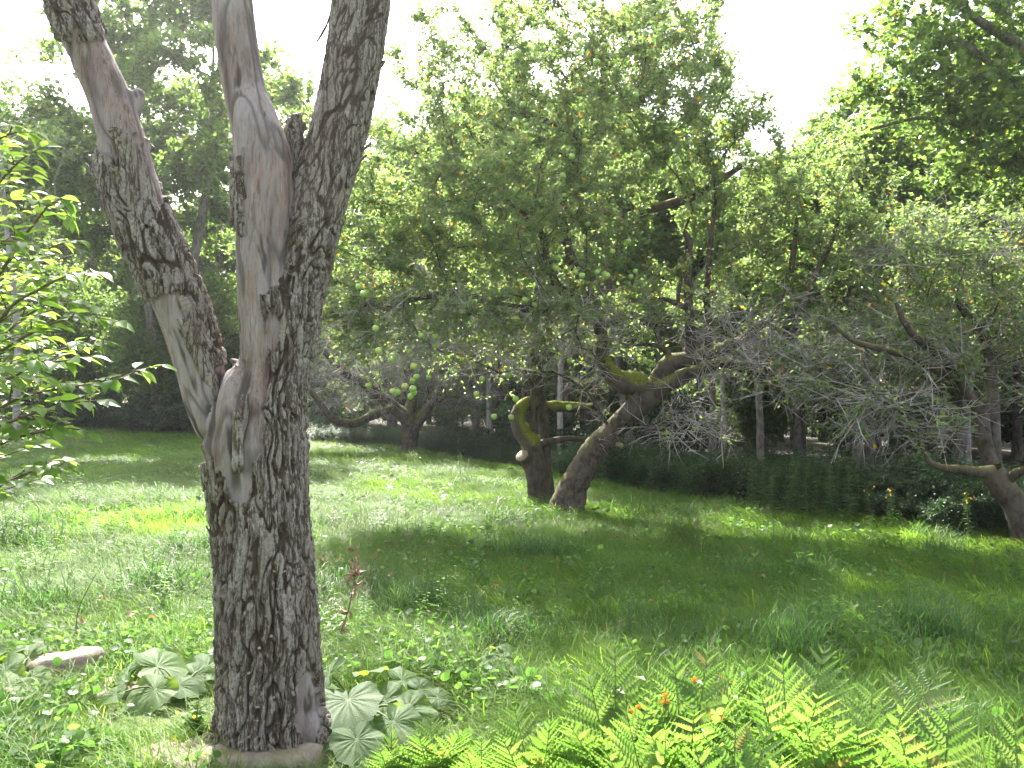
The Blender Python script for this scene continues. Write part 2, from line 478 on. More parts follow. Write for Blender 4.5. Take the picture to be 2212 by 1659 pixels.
# ------------------------------------------------------------------ the big dead tree in front
def build_dead_tree():
    base = G(585, 1598)
    D = base[1]
    def pth(lst, step=0.03):
        pts = np.array([P(a, b, D + (e[0] if e else 0)) for a, b, r, *e in lst])
        return smooth_path(pts, [RR(r, D) for a, b, r, *e in lst], step)
    axes = {
        'trunk': pth([(592, 1665, 122), (590, 1600, 113), (585, 1520, 106), (580, 1400, 101), (574, 1250, 98), (562, 1120, 96), (555, 1040, 101), (550, 960, 107), (560, 880, 97), (585, 800, 74), (600, 720, 66), (622, 640, 60)]),
        'left': pth([(535, 1000, 58), (487, 930, 58), (455, 870, 54), (432, 800, 51), (403, 700, 54), (364, 600, 57), (318, 500, 57), (283, 400, 60), (263, 300, 51, -.02), (232, 200, 47, -.03), (186, 100, 45, -.04), (154, 20, 44, -.05), (128, -80, 42, -.05), (100, -200, 40, -.05)]),
        'mid': pth([(600, 900, 55, -.03), (578, 800, 56, -.04), (570, 700, 53, -.05), (565, 600, 54, -.06), (566, 500, 58, -.06), (570, 420, 61, -.05), (566, 330, 62, -.04), (550, 265, 54, -.03), (530, 200, 48), (514, 110, 47), (502, 20, 48, .02), (493, -80, 47, .03), (486, -200, 45, .03)]),
        'right': pth([(612, 760, 62, .03), (622, 680, 63, .03), (640, 600, 64, .05), (662, 500, 65, .08), (695, 400, 60, .1), (728, 300, 58, .12), (750, 200, 58, .12), (768, 100, 58, .12), (780, 10, 60, .12), (792, -80, 59, .12), (806, -200, 57, .12)]),
        'knot': pth([(262, 300, 30), (282, 250, 22), (296, 222, 18), (300, 200, 17), (302, 190, 10)]),
        'snag': pth([(592, 420, 34, .04), (618, 350, 27, .09), (634, 300, 22, .11), (641, 265, 15, .12), (640, 250, 7, .12)]),
        'burl': pth([(500, 870, 30, -.09), (480, 930, 36, -.10), (492, 1000, 30, -.09), (515, 1060, 20, -.08)]),
        'root_a': pth([(655, 1480, 26, -.05), (668, 1550, 34, -.06), (700, 1600, 36, -.08), (735, 1650, 26, -.1)]),
        'root_b': pth([(520, 1500, 26, -.05), (494, 1570, 32, -.08), (462, 1630, 26, -.12)]),
        'root_c': pth([(590, 1500, 40, -.06), (592, 1570, 46, -.10), (596, 1625, 40, -.14)]),
    }
    g = Geo()
    for k, (p, r) in axes.items():
        n0 = g.n
        tube(g, p, r, 28)
        m = len(p) * 28
        g.add(np.vstack([p[0], p[-1]]), [])
        for end, c in ((0, g.n - 2), (len(p) - 1, g.n - 1)):
            rr = n0 + end * 28 + np.arange(28)
            f = np.stack([rr, n0 + end * 28 + (np.arange(28) + 1) % 28, np.full(28, c)], -1)
            g.f.append(f if end else f[:, ::-1])
    me = g.mesh('dead_tree_raw', None)
    ob = link('dead_tree_raw', me)
    md = ob.modifiers.new('r', 'REMESH'); md.mode = 'VOXEL'; md.voxel_size = 0.0062; md.adaptivity = 0
    sm = ob.modifiers.new('s', 'SMOOTH'); sm.factor = 0.5; sm.iterations = 14
    dg = bpy.context.evaluated_depsgraph_get()
    me2 = bpy.data.meshes.new_from_object(ob.evaluated_get(dg))
    bpy.data.objects.remove(ob); bpy.data.meshes.remove(me)
    nv = len(me2.vertices)
    V = np.empty(nv * 3, np.float32); me2.vertices.foreach_get('co', V); V = V.reshape(-1, 3).astype(float)
    Nn = np.empty(nv * 3, np.float32); me2.vertices.foreach_get('normal', Nn); Nn = Nn.reshape(-1, 3).astype(float)
    npoly = len(me2.polygons)
    FI = np.empty(npoly * 4, np.int32); me2.loops.foreach_get('vertex_index', FI); FI = FI.reshape(-1, 4)
    bpy.data.meshes.remove(me2)
    # nearest axis of every vertex
    names = list(axes)
    best = np.full(nv, 1e9); own = np.zeros(nv, int); tt = np.zeros(nv); off = np.zeros((nv, 3))
    for a, k in enumerate(names):
        p, r = axes[k]
        s = np.concatenate([[0], np.cumsum(np.linalg.norm(np.diff(p, axis=0), axis=1))])
        for c in range(0, nv, 20000):
            d = V[c:c + 20000, None] - p[None]
            dist = np.linalg.norm(d, axis=2) - r[None]
            j = dist.argmin(1); dm = dist[np.arange(len(j)), j]
            u = dm < best[c:c + 20000]
            ii = np.nonzero(u)[0] + c
            best[ii] = dm[u]; own[ii] = a; tt[ii] = s[j[u]]; off[ii] = d[np.arange(len(j)), j][u]
    px = (V[:, 0] / V[:, 1] * F + 512) / S
    vv = (V[:, 2] - CAM[2]) / V[:, 1]
    py = (384 - F * (vv - math.tan(PITCH))) / S
    isl = np.isin(own, [names.index('left'), names.index('knot')])
    ism = np.isin(own, [names.index('mid'), names.index('snag')])
    isr = own == names.index('right')
    # smooth arc coordinate: use the height for the noise along the limb
    W = np.stack([perlin(V * 5 + 3), perlin(V * 5 + 17), perlin(V * 5 + 31)], -1) * 0.045
    Q = V + W
    lean = np.where(isl, -0.42, np.where(isr, 0.42, np.where(ism, -0.14, 0.03)))
    qx = Q[:, 0] - lean * (Q[:, 2] - base[2]) ; qy = Q[:, 1]; qz = Q[:, 2]
    st = lambda f, fz, o: np.stack([qx * f + o, qy * f, qz * fz + o], -1)
    n1 = perlin(st(25, 3.4, 0))
    n2 = perlin(st(46, 8.0, 9))
    n3 = perlin(st(85, 36, 3))
    n4 = perlin(st(9, 1.3, 4))
    n5 = perlin(st(30, 12, 21)) + 0.5 * perlin(st(62, 26, 2))
    wid = 0.10 + 0.10 * perlin(V * 6 + 70)
    nb = perlin(V * 7 + 50) * 0.9 + perlin(V * 22 + 9) * 0.55
    # bare wood map (1 bark, 0 bare)
    B = np.ones(nv)
    axl = np.interp(py, [0, 100, 200, 300, 400, 500, 600, 700, 800, 870], [154, 186, 232, 263, 283, 318, 364, 403, 432, 455])
    pyo = py; py = py + 46 * nb + 26 * perlin(np.stack([px * .05, px * 0, px * 0 + 3], -1))
    bl = np.where(py < 70, 0.8, np.where(py < 330, 0.0, np.where(py < 640, 1.0, 0.0)))
    bl = np.where((py > 560) & (py < 860) & (px > axl + 26), 1.0, bl)
    bl = np.where((py > 300) & (py < 440) & (px > axl + 12), 0.15, bl)
    B = np.where(isl, np.clip(bl + nb * 0.9, 0, 1), B)
    axm = np.interp(py, [0, 100, 200, 265, 330, 420, 500, 600, 700, 800], [502, 514, 530, 550, 566, 570, 566, 565, 570, 578])
    bm = np.where(py < 620, 0.0, np.where(py < 840, np.where(px < 560, 0.0, 1.0), 1.0))
    bm = np.where((py > 330) & (py < 500) & (px < axm - 42), 1.0, bm)
    bm = np.where(own == names.index('snag'), 0.75, bm)
    B = np.where(ism, np.clip(bm + nb * 0.7, 0, 1), B)
    py = pyo
    tr = ~(isl | ism | isr)
    e = lambda cx, cy, rx, ry: ((px - cx) / rx) ** 2 + ((py - cy) / ry) ** 2
    sw = np.minimum.reduce([e(492, 905, 72, 118), e(545, 800, 34, 150), e(520, 1020, 26, 70), e(668, 1520, 26, 80) * 1.0, e(588, 712, 14, 50)])
    B = np.where(tr, np.clip(1.1 - sstep(1.35, 0.75, sw + nb * 0.9) * 1.2, 0, 1), B)
    B = np.where((isl | ism) & (sw < 1), B * 0.2, B)
    B = sstep(0.35, 0.62, B)
    # soften over the mesh a little is not needed: bark plates break off sharply
    fine = np.where(isr & (py < 470), 0.45, 1.0)
    crev = sstep(0.0, 1.0, np.abs(n1) / np.maximum(wid, 0.03) * 0.75) * 0.62 + sstep(0.0, 0.15, np.abs(n2)) * 0.38
    hole = sstep(0.30, 0.42, n5) * 0.75                      # plates that have dropped off
    deep = sstep(0.035, 0.0, np.abs(n4)) * 0.8 * (1 - isr * 0.7)
    hb = 0.009 + (0.030 * (crev - 0.65) + 0.007 * n2 + 0.009 * n3 + 0.006 * n5) * fine - 0.010 * hole - 0.022 * deep
    crev = crev * (1 - hole)
    groove = sstep(0.0, 0.1, np.abs(n4))
    swirl = np.sin((px - 470) / 11.0 + 2.2 * np.sin((py - 900) / 70.0) + n4 * 6)
    insw = sstep(1.2, 0.6, e(500, 920, 75, 150)) * (V[:, 1] < D + 0.02)
    hw = -0.006 + 0.004 * n1 + 0.003 * n2 - 0.006 * (1 - groove) + insw * 0.013 * swirl
    disp = B * hb + (1 - B) * hw
    low = sstep(1560, 1640, py)
    V2 = V + Nn * disp[:, None]
    cre = 1 - np.clip(crev - deep, 0, 1)
    stain = sstep(0.20, 0.48, perlin(np.stack([qx * 17 + 40, qy * 17, qz * 2.4], -1)) + 0.45 * perlin(np.stack([qx * 60, qy * 60, qz * 9], -1)))
    stain = np.maximum(stain * .9, insw * sstep(-.15, -.75, swirl) * .8)  # streaky stains, plus painted shade in the swirl troughs so they show
    stain = np.maximum(stain, (1 - groove) * .6)  # grooves of the bare wood get painted shade too
    R = root('dead_tree', base, 'big dead tree with three bare grey limbs and peeling bark, standing in the foreground', 'tree')
    M['deadwood'] = dead_mat()
    fown = own[FI[:, 0]]
    parts = [('trunk', ['trunk', 'burl', 'root_a', 'root_b', 'root_c'], None), ('limb', ['left'], 'left limb, leaning outward, half stripped of bark'), ('limb', ['mid'], 'middle limb of smooth bare pinkish wood'), ('limb', ['right'], 'right limb still covered with thin dark bark'),
             ('stub', ['knot'], 'round broken stub on the left limb'), ('stub', ['snag'], 'splintered stub behind the middle limb')]
    for nm, ks, lab in parts:
        sel = np.isin(fown, [names.index(k) for k in ks])
        f = FI[sel]
        u, inv = np.unique(f, return_inverse=True)
        g = Geo()
        g.add(V2[u], inv.reshape(-1, 4), bark=B[u], crev=cre[u], stain=stain[u], low=low[u])
        part(nm, g, M['deadwood'], R, label=lab)
    return R, base, D, axes

def dead_mat():
    m, nt, b, out = base_mat('dead_tree_wood')
    A = lambda n: NN(nt, 'ShaderNodeAttribute', attribute_name=n).outputs['Fac']
    n1 = noise(nt, 70, 6, 0.7)
    n2 = noise(nt, 9, 5, 0.6, stretch=(1, 1, 0.25))
    n3 = noise(nt, 160, 3, 0.7)
    plate = ramp(nt, n1, [(0.28, (0.075, 0.06, 0.047)), (0.43, (0.19, 0.168, 0.142)), (0.66, (0.32, 0.295, 0.262))])
    plate = mixc(nt, ramp(nt, n2, [(0.42, (0, 0, 0)), (0.62, (0.65, 0.65, 0.65))]), plate, (0.14, 0.112, 0.09))
    inner = ramp(nt, n3, [(0.3, (0.03, 0.021, 0.015)), (0.7, (0.085, 0.06, 0.042))])
    bark = mixc(nt, ramp(nt, A('crev'), [(0.28, (0, 0, 0)), (0.62, (1, 1, 1))]), plate, inner)
    # narrow furrows between the plates, too fine for the mesh
    n6 = noise(nt, 30, 5, 0.62, stretch=(1.0, 1.0, 0.13))
    bark = mixc(nt, ramp(nt, n6, [(0.405, (0, 0, 0)), (0.455, (1, 1, 1)), (0.475, (1, 1, 1)), (0.53, (0, 0, 0))]), bark, inner)
    n4 = noise(nt, 7, 6, 0.6, stretch=(3.0, 3.0, 0.35))
    wood = ramp(nt, n4, [(0.30, (0.08, 0.056, 0.046)), (0.42, (0.19, 0.14, 0.118)), (0.5, (0.225, 0.19, 0.178)), (0.57, (0.22, 0.145, 0.105)), (0.68, (0.29, 0.268, 0.26))])
    n5 = noise(nt, 45, 4, 0.7, stretch=(2.0, 2.0, 0.2))
    wood = mixc(nt, ramp(nt, n5, [(0.36, (0.8, 0.8, 0.8)), (0.5, (0, 0, 0))]), wood, (0.085, 0.06, 0.05))
    n7 = noise(nt, 3.2, 4, 0.6, stretch=(1.6, 1.6, 0.5))
    wood = mixc(nt, ramp(nt, n7, [(0.44, (0, 0, 0)), (0.62, (0.6, 0.6, 0.6))]), wood, (0.30, 0.275, 0.275))
    n8 = noise(nt, 5.0, 5, 0.65, stretch=(1.4, 1.4, 0.4))
    wood = mixc(nt, ramp(nt, n8, [(0.52, (0, 0, 0)), (0.68, (0.7, 0.7, 0.7))]), wood, (0.14, 0.095, 0.085))
    wood = mixc(nt, A('stain'), wood, (0.045, 0.036, 0.032))
    col = mixc(nt, A('bark'), wood, bark)
    nt.links.new(col, b.inputs['Base Color'])
    b.inputs['Roughness'].default_value = 0.8
    b.inputs['Specular IOR Level'].default_value = 0.3
    bp = NN(nt, 'ShaderNodeBump'); bp.inputs['Strength'].default_value = 0.7; bp.inputs['Distance'].default_value = 0.006
    nt.links.new(n1, bp.inputs['Height'])
    bp2 = NN(nt, 'ShaderNodeBump'); bp2.inputs['Strength'].default_value = 0.8; bp2.inputs['Distance'].default_value = 0.012
    nt.links.new(n6, bp2.inputs['Height']); nt.links.new(bp.outputs[0], bp2.inputs['Normal']); nt.links.new(bp2.outputs[0], b.inputs['Normal'])
    return m

DEAD, DBASE, DD, DAX = build_dead_tree()

def bark_flakes():
    """loose curling strips of bark and little bracket fungi on the dead tree"""
    D = DD
    specs = [(268, 385, 24, 95, 0.55, 'left', .62), (300, 430, 20, 70, 0.5, 'left', .3), (452, 775, 17, 95, 0.45, 'left', .5), (432, 700, 14, 60, .42, 'left', .6), (235, 430, 13, 80, .3, 'left', -.7),
             (782, 372, 9, 45, -0.5, 'right', 1.0), (790, 345, 5, 50, -0.9, 'right', 1.0), (776, 392, 7, 34, .3, 'right', 1.0), (826, 170, 10, 38, 0.1, 'right', .95), (735, 490, 7, 24, 0.1, 'right', .95), (792, 300, 6, 30, -.2, 'right', 1.0),
             (475, 1010, 14, 60, 0.1, 'trunk', -.6), (566, 950, 12, 70, .1, 'trunk', 0), (540, 905, 12, 60, -.1, 'trunk', 0), (480, 1170, 9, 40, 0, 'trunk', -.9), (715, 20, 7, 90, .1, 'right', -1)]
    for px, py, hw, hl, lean, ax, side in specs:
        g = Geo()
        p, r = DAX[ax]
        pyy = (384 - F * ((p[:, 2] - CAM[2]) / p[:, 1] - math.tan(PITCH))) / S
        j = int(np.abs(pyy - py).argmin())
        tz = nrm(p[min(j + 3, len(p) - 1)] - p[max(j - 3, 0)])
        rows, cols = 9, 4
        V = np.empty((rows, cols, 3))
        W_, L_ = RR(hw, D), RR(hl, D)
        rr = np.random.default_rng(int(px * 7 + py))
        a0 = math.asin(max(-.97, min(.97, side)))
        for a in range(rows):
            s = a / (rows - 1) * 2 - 1
            for c in range(cols):
                t = c / (cols - 1) * 2 - 1
                wd = W_ * (1 - 0.55 * abs(s) ** 3 + rr.normal() * 0.14)
                an = a0 + (t * wd + lean * -s * L_ * .3) / r[j]
                out = r[j] + .008 + 0.25 * W_ * (1 - t * t) + 0.22 * L_ * max(0, s) ** 2.5 * (1 if lean >= 0 else .4) + (.25 * L_ * abs(s) ** 2 if ax == 'right' else 0)
                V[a, c] = p[j] + np.array([math.sin(an), -math.cos(an), 0]) * out + tz * (s * L_ * .9 + rr.normal() * .004)
        V = V.reshape(-1, 3)
        f = [[a * cols + c, a * cols + c + 1, (a + 1) * cols + c + 1, (a + 1) * cols + c] for a in range(rows - 1) for c in range(cols - 1)]
        nb = len(V)
        V2 = V + np.array([0, 0.007, 0])
        f2 = [[x + nb for x in q_[::-1]] for q_ in f]
        rim = [a * cols for a in range(rows)] + [(rows - 1) * cols + c for c in range(1, cols)] + [a * cols + cols - 1 for a in range(rows - 2, -1, -1)] + [c for c in range(cols - 2, 0, -1)]
        f3 = [[rim[i], rim[(i + 1) % len(rim)], rim[(i + 1) % len(rim)] + nb, rim[i] + nb] for i in range(len(rim))]
        g.add(np.vstack([V, V2]), np.array(f + f2 + f3), bark=1.0, crev=0.15, stain=0.0, low=0.0)
        part('bark_flake', g, M['deadwood'], DEAD)
    # bracket fungi: a few small shelves on the right half of the trunk
    m = flat_mat('fungus', (0.30, 0.24, 0.17), 0.8, .2, .3, 80)
    rr = np.random.default_rng(8)
    for k in range(20):
        if k < 13: px, py = 620 + rr.normal() * 16, 1180 + rr.random() * 190
        else: px, py = 590 + rr.normal() * 12, 1400 + rr.random() * 150
        q = P(px, py, D)
        p, r = DAX['trunk']
        j = np.abs(p[:, 2] - q[2]).argmin()
        dx = np.clip((q[0] - p[j, 0]) / r[j], -.95, .95)
        a = math.asin(dx)
        c = np.array([p[j, 0] + r[j] * dx, p[j, 1] - r[j] * math.cos(a), q[2]])
        o_ = np.array([dx, -math.cos(a), 0]); t_ = np.array([-o_[1], o_[0], 0])
        w_ = 0.006 + rr.random() * 0.007
        th = np.linspace(0, math.pi, 8)
        top = [c + t_ * math.cos(x) * w_ + o_ * (math.sin(x) * w_ * 1.1 + 0.004) for x in th]
        bot = [v + np.array([0, 0, -0.006]) - o_ * 0.003 for v in top]
        V = np.array(top + bot + [c - o_ * .012 + np.array([0, 0, .005]), c - o_ * .012 - np.array([0, 0, .008])])
        f = [[i, i + 1, 16] for i in range(7)] + [[8 + i + 1, 8 + i, 17] for i in range(7)]
        fq = [[i, 8 + i, 9 + i, i + 1] for i in range(7)]
        g = Geo(); g.add(V, [np.array(f), np.array(fq)])
        part('bracket_fungus', g, m, DEAD)
bark_flakes()
# ------------------------------------------------------------------ tree growing
class Tree:
    """skeleton of explicit limbs; targets in the crown are joined to the nearest fitting node"""
    def __init__(self, seed):
        self.r = np.random.default_rng(seed)
        self.pos = []; self.par = []; self.rad = []; self.own = []; self.plen = []
        self.paths = []
    def path(self, pts, rad, parent=None, step=0.12):
        p, r = smooth_path(pts, rad, step)
        k = len(self.paths); idx = []
        prev = -1
        if parent is not None:
            ids = np.array(self.paths[parent][0])
            prev = int(ids[np.linalg.norm(np.array([self.pos[i] for i in ids]) - p[0], axis=1).argmin()])
        for a in range(len(p)):
            self.pos.append(p[a]); self.par.append(prev); self.rad.append(r[a]); self.own.append(k)
            self.plen.append(0 if prev < 0 else self.plen[prev] + np.linalg.norm(p[a] - self.pos[prev]))
            prev = len(self.pos) - 1; idx.append(prev)
        self.paths.append((idx, p, r))
        return k
    def grow(self, targets, bias=0.35, seg=0.3, jit=0.05, curve=0.45, min_r=0.0, sag=0.0):
        T = np.asarray(targets, float)
        n0 = len(self.pos); cap = n0 + 40000
        Pz = np.zeros((cap, 3)); Pz[:n0] = self.pos
        L = np.full(cap, 1e9); L[:n0] = self.plen
        ok = np.array(self.rad) >= 0
        sk = Pz[:n0][ok]
        d0 = np.array([np.linalg.norm(sk - t, axis=1).min() for t in T])
        n = n0
        for t in T[np.argsort(d0)]:
            d = np.linalg.norm(Pz[:n] - t, axis=1)
            c = d + bias * L[:n]
            i = int(c.argmin()); dist = d[i]
            if dist < 0.05: continue
            p0 = Pz[i]; pi = self.par[i]
            dirv = (p0 - Pz[pi]) if pi >= 0 else np.array([0, 0, 1.0])
            dirv = nrm(dirv) * 0.6 + nrm(t - p0) * 0.4
            c1 = p0 + nrm(dirv) * dist * curve
            m = max(1, int(round(dist / seg)))
            prev = i
            for k in range(1, m + 1):
                s = k / m
                q = (1 - s) ** 2 * p0 + 2 * s * (1 - s) * c1 + s * s * t
                if k < m: q = q + self.r.normal(size=3) * jit
                q = q + np.array([0, 0, -sag * s * s * dist])
                self.pos.append(q); self.par.append(prev); self.rad.append(-1); self.own.append(-1)
                L[n] = L[prev] + np.linalg.norm(q - Pz[prev]); self.plen.append(L[n])
                Pz[n] = q; prev = n; n += 1
                if n >= cap - 60: return
    def finish(self, tip=0.006, ex=0.42):
        self.pos = np.array(self.pos); self.par = np.array(self.par); n = len(self.pos)
        cnt = np.zeros(n); ch = [[] for _ in range(n)]
        for i in range(n):
            if self.par[i] >= 0: ch[self.par[i]].append(i)
        for i in range(n - 1, -1, -1):
            if not ch[i]: cnt[i] = max(cnt[i], 1)
            if self.par[i] >= 0: cnt[self.par[i]] += cnt[i]
        self.cnt = cnt
        rad = np.array(self.rad); auto = rad < 0
        rad[auto] = tip * cnt[auto] ** ex
        for i in range(n):
            if auto[i] and self.par[i] >= 0: rad[i] = min(rad[i], rad[self.par[i]] * 0.92)
        self.R = rad; self.ch = ch; self.auto = auto
    def branches(self, geo):
        """all grown (not explicit) branches as tapered tubes in one mesh"""
        n = len(self.pos)
        for i in range(n):
            if not self.auto[i]: continue
            p = self.par[i]
            sib = [c for c in self.ch[p] if self.auto[c]]
            if self.auto[p] and i == max(sib, key=lambda c: self.cnt[c]): continue
            chain = [i]
            while True:
                nx = [c for c in self.ch[chain[-1]] if self.auto[c]]
                if not nx: break
                chain.append(max(nx, key=lambda c: self.cnt[c]))
            pts = np.vstack([self.pos[p], self.pos[chain]])
            rr = np.concatenate([[self.R[chain[0]]], self.R[chain]])
            rr[-1] *= 0.4
            m = rr.max()
            s = 8 if m > .05 else 5 if m > .018 else 4 if m > .009 else 3
            tube(geo, pts, rr, s, moss=0.0)
    def spread(self, m, dens, maxr):
        """m random points on thin branches, weighted by length and density; returns positions, directions"""
        idx = np.nonzero((self.par >= 0) & (self.R < maxr) & self.auto)[0]
        A = self.pos[self.par[idx]]; B = self.pos[idx]
        wgt = np.linalg.norm(B - A, axis=1) * dens((A + B) / 2)
        wgt = wgt / wgt.sum()
        k = self.r.choice(len(idx), m, p=wgt)
        t = self.r.random(m)[:, None]
        return A[k] + (B[k] - A[k]) * t, nrm(B[k] - A[k])

def crown_leaves(tree, tg, lg, m, per, dens, maxr, twig=(0.15, 0.4), tr=0.003, L=0.065, W=0.04, flat=0.6, sagging=0.0, yellow=1.0, spreadn=0.75, twig_keep=1.0):
    r = tree.r
    p, d = tree.spread(m, dens, maxr)
    dr = nrm(d * 0.7 + rdir(m, 0.15 - sagging, flat, r))
    ln = twig[0] + (twig[1] - twig[0]) * r.random(m)
    e = p + dr * ln[:, None]
    k = r.random(m) < twig_keep
    prisms(tg, p[k], e[k], np.full(k.sum(), tr), np.full(k.sum(), tr * 0.5), moss=0.0)
    pp = np.repeat(p, per, 0); ee = np.repeat(e, per, 0)
    s = np.tile((np.arange(per) + 0.6) / per, m)[:, None] + r.normal(size=(m * per, 1)) * 0.05
    bs = pp + (ee - pp) * s
    ld = nrm(np.repeat(dr, per, 0) * 0.5 + rdir(m * per, -0.1, 0.7, r))
    nm = nrm(rdir(m * per, 0, 1, r) * spreadn + np.array([0, 0, 1.0]))
    sc_ = 0.6 + 0.7 * r.random(m * per)
    rn = r.random(m * per) * yellow
    leaves(lg, bs, ld, nm, L * sc_, W * sc_, 0.25, 0.1, rn)

def blob_targets(r, blobs, n):
    """random points in ellipsoids: (centre, radii, weight)"""
    wgt = np.array([b[2] for b in blobs], float); wgt /= wgt.sum()
    out = []
    for k in r.choice(len(blobs), n, p=wgt):
        c, rad, _ = blobs[k]
        v = nrm(r.normal(size=3)) * r.random() ** (1 / 2.2)
        out.append(np.asarray(c) + v * np.asarray(rad))
    return np.array(out)

def pblob(px, py, d, rx, ry, rd, wgt):
    return (P(px, py, d), (RR(rx, d), rd, RR(ry, d)), wgt)

def limb_parts(T, R, specs, mat, lump=0.15, sides=20):
    for k, nm, lab, cap, mossf in specs:
        idx, p, r = T.paths[k]
        p2, r2 = smooth_path(p[::1], r[::1], 0.032)
        g = Geo()
        if mossf is None:
            tube(g, p2, r2, sides, lump, cap, 11.0, moss=0.0)
        else:
            f = lambda v, n: mossf(v, n)
            tube(g, p2, r2, sides, lump, cap, 11.0, moss=f)
        part(nm, g, mat, R, label=lab)

def top_moss(amount, xr=None):
    def f(v, n):
        a = sstep(0.15, 0.7, n[:, 2] + perlin(v * 6) * 0.9) * amount
        if xr is not None: a = a * sstep(xr[0], xr[1], v[:, 0])
        return a
    return f

def moss_cushion(T, R, k, a, b, shift, label=None):
    """a thick lumpy cushion of moss lying along part of a limb"""
    idx, p, r = T.paths[k]
    i0, i1 = int(a * (len(p) - 1)), int(b * (len(p) - 1))
    p2, r2 = smooth_path(p[i0:i1 + 1], r[i0:i1 + 1], .02)
    u = np.linspace(0, 1, len(p2)); env = np.clip(np.minimum(u, 1 - u) * 8, .25, 1)
    off = np.array(shift) * r2[:, None]
    g = Geo(); tube(g, p2 + off, r2 * .80 * env * (1 + .25 * perlin(p2 * 9)), 18, .30, False, 26.0)
    part('moss', g, M['moss'], R, label=label)

